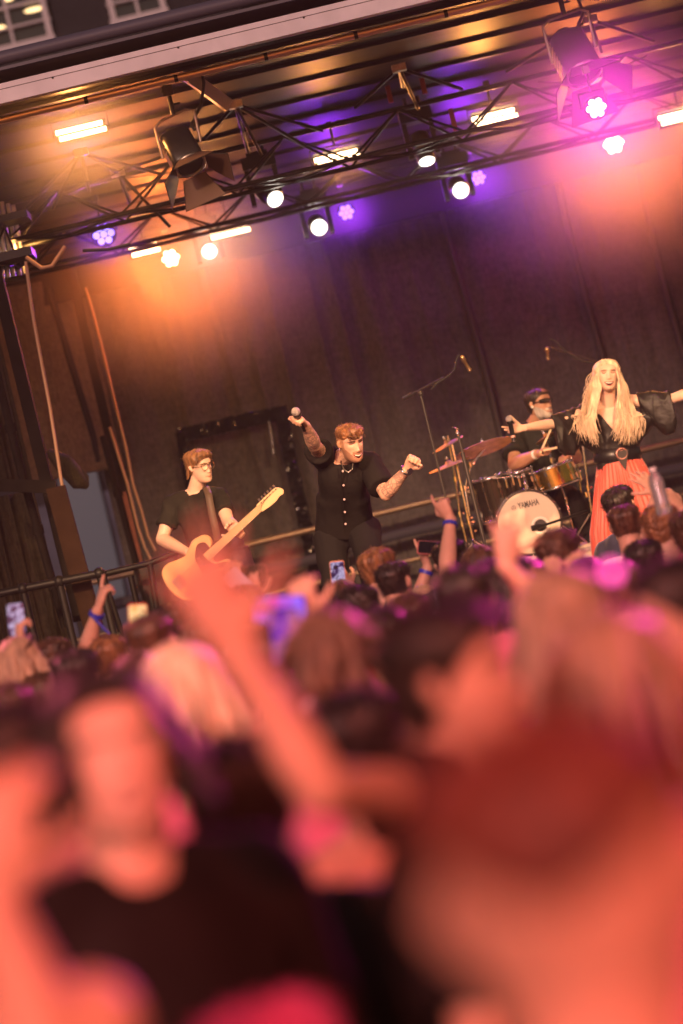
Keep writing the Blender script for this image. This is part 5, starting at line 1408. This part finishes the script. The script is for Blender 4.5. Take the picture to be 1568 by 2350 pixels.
# ---- microphone stands
def boom_stand(base, post, boomtail, boomtip, micp, label, fl, Y, neck=None):
    t = thing('microphone_stand', label, 'microphone stand', Vector((at(*base, Y).x, Y, fl)), 'microphone stands on stage')
    b = at(*base, Y); P = at(*post, Y); b = Vector((P.x, Y, fl))
    m = MB(); m.tube([P, P.lerp(b, .45)], .008, 8); m.tube([P.lerp(b, .42), b + Z3 * .02], .011, 8); m.build('pole', STANDM, t)
    m = MB(); m.tube([at(*boomtail, Y + .1), at(*boomtail, Y + .1).lerp(at(*boomtip, Y - .1), .22)], .015, 10); m.tube([at(*boomtail, Y + .1), at(*boomtip, Y - .1)], .007, 8); m.ball(P + Z3 * .01, .022, 10); m.build('boom', STANDM, t)
    if neck:
        m = MB(); m.tube([at(*q, Y - .1) for q in neck], .006, 8); m.build('mic_cable', RUBBER, t)
    m = MB(); a, c = at(*micp[0], Y - .1), at(*micp[1], Y - .1); m.tube([a, a.lerp(c, .3), a.lerp(c, .32), c], [.016, .018, .012, .012], 12); m.ball(c, .015, 10); m.ball(a, .015, 10); m.build('microphone', mat('brass_mic', (.35, .23, .12), rough=.35, metal=.8), t)
    for k in range(3):
        a_ = .7 + k * 2.1; m = MB(); m.tube([b + Z3 * .16, b + Vector((.3 * math.cos(a_), .3 * math.sin(a_), .012))], .009, 8); m.build('leg', STANDM, t)
boom_stand((1031, 1155), (966, 906), (926, 915), (1019, 866), ((1061, 820), (1078, 849)), 'tall boom microphone stand in front of the mesh, left of the cymbals', DECK, 17.2,
           neck=[(990, 894), (1005, 878), (1028, 864), (1044, 848), (1047, 828), (1052, 815), (1061, 818)])
boom_stand((1400, 1150), (1385, 850), (1410, 842), (1262, 797), ((1256, 800), (1258, 823)), 'boom microphone stand behind the woman, reaching over the drummer', RISER, 18.9,
           neck=[(1364, 834), (1330, 826), (1300, 808), (1282, 790), (1272, 780), (1262, 778)])
t = thing('microphone_stand', 'straight black microphone stand with an empty clip in front of the drums', 'microphone stand', (at(1050, 990, 14.9).x, 14.9, DECK), 'microphone stands on stage')
p = at(1052, 1000, 14.9); b = at(1112, 1245, 14.9); q = p + (b - p).normalized() * 1.38
b = Vector((q.x, 14.9, DECK))
m = MB(); m.tube([p, p.lerp(b, .5)], .008, 10); m.tube([p.lerp(b, .08), b], .0125, 10); m.build('pole', STANDM, t)
m = MB(); m.tube([b, b + Z3 * .03], [.13, .12], 28); m.build('base', STANDM, t)
m = MB(); m.tube([p, p + Z3 * .035], .010, 10); m.ring(p + Vector((-.008, 0, .05)), (.5, -.2, .8), .018, .005, 18, a0=.6, a1=5.6); m.ball(p + Z3 * .015, .015, 10); m.build('clip', CHROME, t)
# ------------------------------------------------------------------ the crowd
def ik(S, W, L1, L2, pole):
    d = W - S; D = d.length; k = 1.0
    if D > (L1 + L2) * .985: k = D / ((L1 + L2) * .985); L1 *= k; L2 *= k
    a = (L1 * L1 - L2 * L2 + D * D) / (2 * D); h = math.sqrt(max(0, L1 * L1 - a * a)); n = d.normalized()
    p = Vector(pole); p = (p - n * p.dot(n)).normalized()
    return S + n * a + p * h

CLOTHM = {}
def shirt_mat(name, c, **k):
    return mat(name, c, rough=.8, noise_scale=k.pop('ns', 5), noise_amt=.15, sheen=.2, bump=.2, bump_scale=25, **k)
def stripe_mat():
    m = mat('striped_cotton', (.6, .5, .66), rough=.8); nt = m.node_tree; b = nt.nodes['Principled BSDF']
    tc = nt.nodes.new('ShaderNodeTexCoord'); w = nt.nodes.new('ShaderNodeTexWave'); w.wave_type = 'BANDS'; w.bands_direction = 'Z'; w.inputs['Scale'].default_value = 14; w.inputs['Distortion'].default_value = .6
    nt.links.new(tc.outputs['Object'], w.inputs['Vector']); r = nt.nodes.new('ShaderNodeValToRGB'); r.color_ramp.elements[0].position = .45; r.color_ramp.elements[1].position = .55
    r.color_ramp.elements[0].color = (.16, .10, .30, 1); r.color_ramp.elements[1].color = (.68, .55, .62, 1)
    nt.links.new(w.outputs['Fac'], r.inputs['Fac']); nt.links.new(r.outputs[0], b.inputs['Base Color']); return m
WHITE = shirt_mat('white_cotton', (.70, .62, .62)); PINK = shirt_mat('pink_cotton', (.75, .16, .30)); REDC = shirt_mat('red_cotton', (.55, .06, .04))
LAV = shirt_mat('lavender_cotton', (.34, .25, .42)); OLIVE = shirt_mat('olive_brown_cotton', (.035, .022, .012)); NAVY = shirt_mat('navy_cotton', (.02, .02, .05))
ORANGE = shirt_mat('orange_print', (.60, .10, .04), color2=(.62, .5, .5)); FLORAL = shirt_mat('floral_print', (.45, .42, .6), ns=30, color2=(.06, .08, .25)); DENIM = shirt_mat('denim', (.08, .10, .17))
STRIPE = stripe_mat()
JEANS = mat('jeans', (.03, .035, .06), rough=.85); BAND = mat('wristband_blue', (.03, .04, .45), rough=.4); BAND2 = mat('wristband_white', (.7, .66, .66), rough=.5)

def person(label, x, y, s, yaw=0, hair='short', hm=None, top=BLACK, skin=SKIN, arms=None, pitch=0.0, roll=0.0, full=True, tank=False, build=1.0, face=None, length=.38, shades_up=False, bands=(), fade=False, group='people in the crowd', seed=None, hat=None, zback=0.0):
    Y = 5549 / s; C = at(x, y, Y); hm = hm or H_BROWN
    seed = seed if seed is not None else int(abs(x) * 7 + y)
    ya = R(yaw); f = Vector((math.sin(ya), math.cos(ya), math.sin(R(pitch)))); side = Vector((math.cos(ya), -math.sin(ya), 0))
    by = ya if abs(yaw) < 70 else ya * .9
    bs = Vector((math.cos(by), -math.sin(by), 0)); bf = Vector((math.sin(by), math.cos(by), 0))
    k = max(.7, min(1.1, (C.z + .117) / 1.74))
    J = {}
    J['neck'] = C - Vector((0, 0, .165)) - bf * .03
    J['sr'] = J['neck'] + bs * .180 * build - Vector((0, 0, .055)); J['sl'] = J['neck'] - bs * .180 * build - Vector((0, 0, .055))
    J['pel'] = J['neck'] - Vector((0, 0, .53 * k)) ; hips(J, .09, bs)
    leg_joints(J, 0.0, .04, .15, fwd=bf)
    hs = []
    arms = arms or {}
    for a, sg in (('r', 1), ('l', -1)):
        if a in arms:
            A = arms[a]; S = J['s' + a]; Yw = Y + A.get('dy', .0); W = at(*A['w'], Yw)
            if W.z > S.z + .1:
                S = S + Vector((0, 0, .05)) - bs * sg * .01; J['s' + a] = S
            E = at(*A['e'], Yw + A.get('edy', 0)) if 'e' in A else ik(S, W, .29 * k, .26 * k, A.get('pole', bs * sg * .6 - Vector((0, 0, 1)) + bf * .4))
            J['e' + a], J['w' + a] = E, W
            hd = (at(*A['h'], Yw + A.get('hdy', 0)) - W) if 'h' in A else (W - E)
            hs.append(dict(w=W, d=hd, pn=A.get('pn', bf), side=A.get('side', -sg), curl=A.get('curl', (.25, .3, .35, .4)), thumb=A.get('thumb', .3), spread=A.get('spread', .12), sc=A.get('sc', 1.0)))
        else:
            J['e' + a] = J['s' + a] + Vector((0, 0, -.28 * k)) + bs * sg * .05 - bf * .02; J['w' + a] = J['e' + a] + Vector((0, 0, -.22 * k)) + bf * .10 - bs * sg * .02
            hs.append(dict(w=J['w' + a], d=Vector((0, 0, -1)) + bf * .3, pn=-bs * sg, side=-1 * sg, curl=(.4, .4, .45, .5)))
    root = thing('person', label, 'person', Vector((J['pel'].x, J['pel'].y, 0)), group)
    FR_ = Frame(C, f, Vector((math.sin(R(roll)), 0, 1))); FR_.k = .90 if s < 900 else (.94 if s < 3000 else 1.0)
    vx = .0055 if s < 700 and arms else (.008 if s < 1300 else .009)
    if abs(yaw) > 45: face_detail(root, FR_, hm, mouth=(.8 if abs(yaw) > 150 else 0), smile=.9, eyes='open')
    body(root, J, FR_, skin, dict(hairmat=hm, fine=True), hands=hs, voxel=vx, build=.97 * build, legs=False, armk=.84 if seed == 20 else .95)
    if not tank:
        shirt(root, J, top, infl=.020, voxel=.012, sleeve=(.6, .6), sl_infl=.012, seed=seed, full=full and not arms, fold=.010, bottom=-.08, build=build, name='top')
    else:
        mb = MB(); mb.loft(torso(J, .014, build, bottom=-.08, top=.86))
        for sg in (-1, 1): mb.tube([J['neck'].lerp(J['pel'], .2) + bs * .10 * sg + bf * .09, J['neck'] + bs * .085 * sg - Vector((0, 0, .01)), J['neck'].lerp(J['pel'], .2) + bs * .10 * sg - bf * .10], [.022, .022, .022], 8)
        cloth_obj(mb, 'top', top, root, .010, .007, 16, seed)
    J2 = J; trousers(root, J2, JEANS, voxel=.018, seed=seed)
    shoes(root, J, RUBBER, bf)
    if hat:
        hair_cap(FR_, hat, root, 'short', seed, thick=(.030, .020, .022), zfront=.18, name='cap')
        m = MB(); m.loft([[FR_.w((.075 * math.cos(a) * q, .06 + .10 * math.sin(a) * q, .178 - .02 * q)) + FR_.u * h for a in [math.pi * i_ / 12 for i_ in range(13)]] for q, h in ((.7, 0), (1, 0), (1, .006), (.7, .006))], closed=False)
        m.build('cap_peak', hat, root)
    if hair == 'short': hair_cap(FR_, hm, root, 'short', seed, thick=(.022, .008, .012))
    elif hair == 'fade':
        hair_cap(FR_, hm, root, 'short', seed, thick=(.014, .001, .003), zback=zback)
    elif hair == 'curly': hair_cap(FR_, hm, root, 'curly', seed, thick=(.026, .014, .018))
    elif hair == 'bun':
        hair_cap(FR_, hm, root, 'bun', seed, thick=(.014, .010, .014)); m = MB(); m.ball(FR_.w((0, -.125, .19)), .042, 14); m.build('hair_bun', hm, root)
    elif hair == 'long': long_hair(FR_, hm, root, length=length, seed=seed, n=150 if s < 1500 else 110, width=.011)
    if shades_up:
        m = MB(); m.tube([FR_.w((sx_ * .082, yy_, zz_)) for sx_, yy_, zz_ in ((1, -.02, .17), (1, .03, .215), (.5, .06, .238), (0, .065, .245), (-.5, .06, .238), (-1, .03, .215), (-1, -.02, .17))], [.004, .006, .012, .007, .012, .006, .004], 8)
        m.build('sunglasses', BPAINT, root)
    for a, bm_ in bands:
        dw = (J['w' + a] - J['e' + a]).normalized(); m = MB(); c = J['w' + a] - dw * .03
        m.tube([c - dw * .009, c + dw * .009], [.0355, .0345], 18); tl = (perp(dw)[0]) * .036
        if bm_ is BAND and seed == 27: m.tube([c + tl, c + tl + Vector((.03, 0, -.05)), c + tl + Vector((.06, 0, -.10))], [.006, .007, .006], 6)
        m.build('wristband', bm_, root)
    return root, J

def phone(c, up, n, label, case, screen=None, w=.074, h=.150, group=None, cam=True):
    c = Vector(c); n = Vector(n).normalized(); up = Vector(up); up = (up - n * up.dot(n)).normalized(); sx_ = up.cross(n)
    t = thing('phone', label, 'phone', c, group)
    def rr(o, s_): 
        pts = []
        for cx, cy, a0 in ((1, 1, 0), (-1, 1, 90), (-1, -1, 180), (1, -1, 270)):
            for q in range(4):
                a = R(a0 + q * 30); pts.append(c + n * o + sx_ * (cx * (w / 2 - .010) + .010 * math.cos(a)) * s_ + up * (cy * (h / 2 - .010) + .010 * math.sin(a)) * s_)
        return pts
    m = MB(); m.loft([rr(-.0045, .97), rr(-.0035, 1), rr(.0035, 1), rr(.0045, .97)]); m.build('case', case, t)
    m = MB(); m.loft([rr(.0047, .93), rr(.0052, .92)]); m.build('screen', screen or mat('screen_dark', (.01, .01, .012), rough=.1), t)
    m = MB(); cc = c - n * .006 + sx_ * w * .24 + up * h * .33; m.box(cc, (.028, .004, .030), ax=(sx_, n, up))
    for q in ((-1, 1), (-1, -1), (1, 0)): m.tube([cc - n * .002 + sx_ * q[0] * .007 + up * q[1] * .008, cc - n * .005 + sx_ * q[0] * .007 + up * q[1] * .008], .0055, 10)
    m.build('camera_lens', BPAINT, t)
    return t
def screen_mat(name, cols, strength=1.6, scale=9):
    m = bpy.data.materials.new(name); m.use_nodes = True; nt = m.node_tree; b = nt.nodes['Principled BSDF']; b.inputs['Base Color'].default_value = (.01, .01, .01, 1); b.inputs['Roughness'].default_value = .1
    tc = nt.nodes.new('ShaderNodeTexCoord'); n_ = nt.nodes.new('ShaderNodeTexNoise'); n_.inputs['Scale'].default_value = scale * 4; nt.links.new(tc.outputs['Object'], n_.inputs['Vector'])
    r = nt.nodes.new('ShaderNodeValToRGB'); e = r.color_ramp.elements
    while len(e) < len(cols): e.new(.5)
    for i, c in enumerate(cols): e[i].position = .33 + .34 * i / (len(cols) - 1); e[i].color = (*c, 1)
    nt.links.new(n_.outputs['Fac'], r.inputs['Fac']); nt.links.new(r.outputs[0], b.inputs['Emission Color']); b.inputs['Emission Strength'].default_value = strength
    return m
SCR1 = screen_mat('screen_stage', [(.01, .005, .01), (.05, .02, .10), (.45, .38, .6), (.01, .005, .01)], 1.0, 8)
SCR2 = screen_mat('screen_purple', [(.55, .15, .10), (.75, .03, .50), (.30, .16, 1.0), (.20, .01, .55)], 1.05, 5)
SCR3 = screen_mat('screen_warm', [(.9, .35, .10), (.9, .55, .25), (.5, .14, .04)], 1.2, 6)
UPI = CU.copy()

T0 = Vector((0, 0, 1))
# --- front rows (near the stage, fairly sharp)
person('man with light brown hair and a hand at his face, beside the singer\'s legs', 874, 1312, 470, 40, 'short', H_LBROWN, NAVY, arms={'r': dict(w=(900, 1392), h=(905, 1345), dy=.12, curl=(.8, .8, .8, .8))}, seed=1)
person('man with dark cropped hair in a purple striped shirt', 910, 1344, 500, 30, 'fade', H_DARK, STRIPE, build=1.05, seed=2)
_, J = person('woman with brown hair filming the singer on a lit phone', 792, 1384, 470, 0, 'long', H_BROWN, DENIM, arms={'r': dict(w=(806, 1352), h=(790, 1332), dy=.35, curl=(.9, .9, .9, .9), thumb=.6)}, length=.25, seed=3)
phone(at(776, 1321, 12.05), UPI + CR * -.1, (0, -1, -.12), 'phone held upright in front of the singer\'s legs, showing the stage lights', mat('case_orange', (.5, .22, .12), rough=.4), SCR1)
person('person with dark curly hair just below the woman filming', 828, 1412, 560, 0, 'curly', H_DARK, BLACK, seed=4)
person('woman with pale blond hair right of the purple striped shirt', 980, 1398, 480, 10, 'long', H_BLOND, WHITE, length=.22, seed=5)
person('long haired brunette with sunglasses on her head, pointing one arm to the stage', 1104, 1308, 500, 0, 'long', H_BROWN, FLORAL, arms={'l': dict(w=(1034, 1190), h=(1012, 1155), dy=.30, curl=(.3, 1.3, 1.4, 1.4), thumb=.8, pn=(.5, .4, -.6))}, bands=(('l', BAND),), shades_up=True, length=.42, seed=6)
person('dark haired person holding a pink phone with both hands', 1036, 1296, 480, -10, 'short', H_DARK, mat('grey_cotton', (.12, .10, .12), rough=.8), arms={
    'l': dict(w=(982, 1300), h=(968, 1262), dy=.25, curl=(.05, 1.2, 1.2, 1.2), thumb=.5, pn=(.7, .3, 0), spread=.2), 'r': dict(w=(1050, 1292), h=(1030, 1262), dy=.25, curl=(.5, .6, .7, .8), thumb=.7, pn=(-.5, .6, 0), spread=.2)}, bands=(('l', BAND), ('r', BAND2)), seed=7)
phone(at(993, 1258, 11.75), CR + CU * -.10, (0.1, -1, .55), 'pink phone held sideways in two hands under the boom stand', mat('case_pink', (.45, .16, .15), rough=.4))
person('person with long black hair seen blurred left of the coral skirt', 1212, 1352, 640, 0, 'long', H_DARK, ORANGE, length=.36, seed=9)
person('brown haired person with both hands at the face below the bass drum', 1288, 1284, 570, 180 - 150, 'curly', H_BROWN, LAV, arms={'l': dict(w=(1262, 1350), h=(1266, 1300), dy=-.2, curl=(.6, .6, .6, .6)), 'r': dict(w=(1330, 1340), h=(1320, 1300), dy=-.2, curl=(.6, .6, .6, .6))}, bands=(('l', BAND),), seed=10)
person('man with dark slicked hair and glasses looking up at the blond woman', 1428, 1164, 430, 35, 'short', H_DARK, NAVY, pitch=18, build=.72, seed=12)
person('man with cropped brown hair in a white shirt before the coral skirt', 1438, 1210, 480, 5, 'fade', H_BROWN, WHITE, build=1.0, seed=13)
_, J = person('curly haired person raising a water bottle at the right edge', 1520, 1218, 490, 0, 'curly', H_LBROWN, PINK, arms={'r': dict(w=(1566, 1170), h=(1530, 1128), dy=.30, curl=(.5, .6, .6, .7), thumb=.5, spread=.25, pn=(-.6, .6, 0)), 'l': dict(w=(1508, 1132), h=(1478, 1100), dy=.30, curl=(.15, .2, .3, .4), thumb=.2, spread=.3, pn=(-.2, .7, -.5))}, bands=(('r', BAND),), seed=14)
m = MB(); c = at(1512, 1128, 10.2); d_ = (at(1498, 1085, 10.2) - at(1524, 1180, 10.2)).normalized(); t = thing('water_bottle', 'clear plastic water bottle held up beside the coral skirt', 'bottle', c)
BOT = mat('clear_plastic', (.85, .82, .82), rough=.12, trans=.75, spec=.8)
m.tube([c + d_ * q for q in (-.10, -.095, -.05, -.045, -.01, -.005, .04, .065, .085, .09)], [.028, .033, .033, .031, .033, .031, .033, .026, .014, .013], 20); m.build('bottle', BOT, t)
m = MB(); m.tube([c + d_ * .09, c + d_ * .105], [.016, .016], 14); m.build('bottle_cap', mat('cap_white', (.75, .72, .72), rough=.4), t)
person('dark haired person in shadow below the curly haired one', 1482, 1300, 520, 0, 'short', H_DARK, BLACK, seed=15)
person('brown haired person cut off by the right edge, in front of the stage', 1585, 1232, 520, 0, 'short', H_BROWN, PINK, seed=41)
person('person in profile with ash blond hair and sunglasses on the head, left edge', 52, 1528, 590, 62, 'long', H_ASH, mat('plum_cotton', (.12, .05, .09), rough=.8), shades_up=True, arms={'l': dict(w=(47, 1484), h=(44, 1452), dy=.45, curl=(.9, .9, 1, 1), thumb=.5)}, length=.24, seed=23, face=dict(eyes='open'))
phone(at(38, 1424, 9.86), UPI + CR * -.12, (0, -1, .1), 'small lit phone held up near the left edge', BPAINT, SCR1, group='dark phones')
person('person with curly brown hair under the left handrail', 127, 1528, 520, 0, 'curly', H_BROWN, BLACK, seed=24)
person('person with reddish brown hair behind the near woman\'s head', 106, 1615, 600, 0, 'short', H_BROWN, REDC, seed=26)
person('person pointing one bare arm up with a blue ribbon wristband, left of the phones', 256, 1520, 520, 0, 'short', H_LBROWN, REDC, arms={'l': dict(w=(226, 1396), h=(238, 1352), dy=.10, curl=(.0, 1.0, 1.1, .9), thumb=.5, spread=.15, pn=(.7, .4, -.3))}, bands=(('l', BAND),), tank=True, seed=27)
person('man with short brown hair blurred beside the orange lit phone', 352, 1488, 700, 10, 'fade', H_BROWN, PINK, seed=29)
phone(at(318, 1430, 9.2), UPI + CR * -.05, (0, -1, -.1), 'orange lit phone screen held up left of the raised blurred hand', mat('case_red', (.5, .05, .03), rough=.4), SCR3)
person('light haired person holding a brown phone behind the blurred raised hand', 568, 1408, 560, 10, 'short', H_LBROWN, WHITE, arms={'l': dict(w=(548, 1350), h=(540, 1318), dy=.30, curl=(.6, .7, .8, .8)), 'r': dict(w=(592, 1385), h=(580, 1355), dy=.25, curl=(.5, .6, .6, .6))}, seed=31)
phone(at(572, 1318, 10.2), CR + CU * .12, (0, -1, .05), 'brown phone held sideways below the guitarist\'s hip', mat('case_brown', (.16, .05, .03), rough=.4))
phone(at(556, 1342, 10.1), CR * .7 - CU * .7, (0, 1, .05), 'pale phone case tilted downwards, just under the brown phone', mat('case_lavender', (.55, .45, .55), rough=.4))
person('short haired person hidden behind the raised blurred arm', 470, 1486, 600, 0, 'short', H_BROWN, BLACK, seed=32)
person('person with brown hair between the purple phone and the dark curly head', 716, 1436, 600, 0, 'short', H_BROWN, REDC, seed=33)
for x, y, s_, hs, hm_, tp, lb in ((688, 1404, 490, 'short', H_DARK, BLACK, 'person with dark short hair left of the woman filming'), (1162, 1336, 520, 'short', H_BROWN, WHITE, 'person with brown hair beside the pointing brunette'),
        (1352, 1352, 640, 'long', H_DARK, LAV, 'person with long dark hair below the bottom of the coral skirt'), (944, 1432, 600, 'short', H_BROWN, NAVY, 'person with brown hair just in front of the purple striped shirt'),
        (404, 1446, 540, 'short', H_DARK, BLACK, 'dark haired person under the guitarist, beside the blurred raised hand'), (182, 1566, 640, 'short', H_DARK, NAVY, 'dark haired person below the bare arm with the ribbon wristband'),
        (884, 1480, 740, 'short', H_DARK, BLACK, 'dark haired person between the two soft heads at the centre'), (1130, 1350, 600, 'long', H_DARK, PINK, 'person with long dark hair in pink below the pointing brunette'),
        (1420, 1372, 700, 'short', H_BROWN, WHITE, 'brown haired person in white below the man with cropped brown hair'), (1242, 1392, 700, 'short', H_LBROWN, REDC, 'light brown haired person in red below the long black hair'),
        (536, 1600, 800, 'short', H_BROWN, ORANGE, 'brown haired person in an orange top behind the raised blurred arm'), (330, 1580, 760, 'long', H_BROWN, REDC, 'long haired brunette in red just above the smiling near woman')):
    person(lb, x, y, s_, (x * 7) % 40 - 20, hs, hm_, tp, length=.3, seed=int(x))
# --- middle rows (soft)
person('person with dark short hair and a raised open hand over the bass drum', 1072, 1392, 810, 5, 'short', H_DARK, PINK, arms={'r': dict(w=(1160, 1296), h=(1162, 1240), dy=.20, curl=(.1, .15, .1, .2), thumb=.1, spread=.28, pn=(0, 1, 0))}, seed=8)
person('woman with long ash hair turned right, soft in the middle of the right side', 1310, 1432, 1120, 70, 'long', H_ASH, PINK, length=.42, seed=11)
person('dark haired person at the right edge in a red top, turned left', 1575, 1430, 1280, -95, 'short', H_DARK, REDC, seed=16)
person('person in a pink top with mid brown hair, centre of the crowd', 768, 1514, 1040, 20, 'long', H_MID, PINK, tank=True, length=.16, seed=19)
person('person with short brown hair and visible ear, left edge', 30, 1655, 740, 10, 'short', H_BROWN, mat('plum_cotton', (.12, .05, .09)), seed=25)
person('woman with long blond hair behind the smiling near woman', 428, 1590, 980, 20, 'long', H_BLOND, PINK, length=.36, seed=30)
_, J = person('person filming on a purple lit phone in the middle of the crowd', 620, 1540, 860, 5, 'short', H_BROWN, ORANGE, arms={'r': dict(w=(706, 1424), h=(698, 1386), dy=.25, curl=(.6, .7, .7, .8), spread=.2)}, seed=34)
phone(at(642, 1398, 6.65), CR + CU * .05, (0, -1, -.05), 'phone with a bright purple and blue screen held sideways', BPAINT, SCR2)
phone(at(656, 1462, 6.1), CU + CR * -.1, (0, -1, -.05), 'phone with a dim violet screen held upright below the sideways one', BPAINT, screen_mat('screen_violet', [(.08, .01, .20), (.20, .02, .50), (.55, .15, .25), (.12, .01, .4)], .9, 6))
person('person with black hair low in the centre of the crowd', 824, 1735, 1250, 0, 'short', H_DARK, LAV, tank=True, seed=35)
person('person with long ash hair in a pink top, behind the big near head', 1440, 1575, 1500, 100, 'long', H_ASH, PINK, length=.3, seed=42)
# --- near rows (strongly blurred)
person('smiling woman in a black top facing the viewer, blurred in the foreground', 262, 1738, 1720, 168, 'long', H_DARK, BLACK, SKIN_FAIR, length=.17, face=dict(smile=.8, eyes='open'), build=.95, seed=22)
person('person in profile with dark hair and one bare arm raised high, centre foreground', 1050, 1580, 1650, 112, 'short', H_DARK, BLACK, SKIN, arms={'l': dict(w=(548, 1500), h=(490, 1380), e=(738, 1815), dy=-.30, curl=(.25, .15, .2, .3), thumb=.1, spread=.34, pn=(.2, -.95, 0.1), pole=Vector((-.5, -.2, -1)), sc=1.12)}, seed=20)
person('dark haired person at the lower left with hands near the face', 52, 1790, 1500, 40, 'short', H_DARK, mat('mauve_cotton', (.40, .13, .18), rough=.8), arms={'r': dict(w=(60, 1960), h=(80, 1880), dy=-.1, curl=(.7, .7, .7, .7))}, seed=36)
person('dark haired person in an olive brown top, blurred at the lower centre', 560, 1870, 1520, 0, 'short', H_DARK, OLIVE, full=True, build=1.12, seed=37)
person('person with one bare forearm raised at the lower left corner', -230, 2040, 2300, 10, 'short', H_BROWN, mat('mauve_cotton', (.4, .13, .18)), tank=True, arms={'r': dict(w=(-25, 2060), h=(-15, 1940), e=(150, 2500), dy=-.1, curl=(.6, .6, .7, .7))}, seed=38)
person('child in a bright pink cap at the bottom edge', 640, 2545, 1900, 10, 'short', H_BROWN, BLACK, hat=mat('pink_cap', (.62, .09, .30), rough=.6), seed=39)
person('man with cropped reddish hair right in front of the viewer, lower right', 1335, 2095, 3750, 12, 'fade', mat('hair_red_brown', (.11, .026, .014), rough=.6, noise_scale=30, noise_amt=.3), BLACK, SKIN, build=1.0, seed=40, zback=.150)
# cup in a hand
t = thing('plastic_cup', 'clear plastic cup with ice held by the woman with long blond hair', 'cup', at(512, 1640, 8.6)); c = at(512, 1618, 8.6)
m = MB(); m.tube([c - T0 * .05, c + T0 * .05], [.032, .045], 20, caps=False); m.build('cup', BOT, t)
m = MB()
for q in range(9): m.box(c + Vector((random.uniform(-.02, .02), random.uniform(-.02, .02), random.uniform(-.03, .05))), (.018, .018, .018), ax=(CR, FW, CU))
m.build('ice', mat('ice', (.8, .6, .42), rough=.2), t)

for x, y, Y, r_, lb in ((1405, 1312, 3.45, .010, 'tiny glowing magenta light held up before the coral skirt, a blurred disc'),):
    c = at(x, y, Y); t = thing('light_stick', lb, 'light stick', Vector((c.x, c.y, c.z - .32)))
    m = MB(); m.ball(c, r_, 12); m.build('glowing_tip', mat('magenta_tip', (.8, .1, .5), emit=(1.0, .08, .50), strength=3.5), t)
    m = MB(); m.tube([c - Vector((0, 0, .008)), c - Vector((0, 0, .32))], [.0035, .0045], 8); m.build('stick', mat('clear_stick', (.5, .2, .3), rough=.3), t)
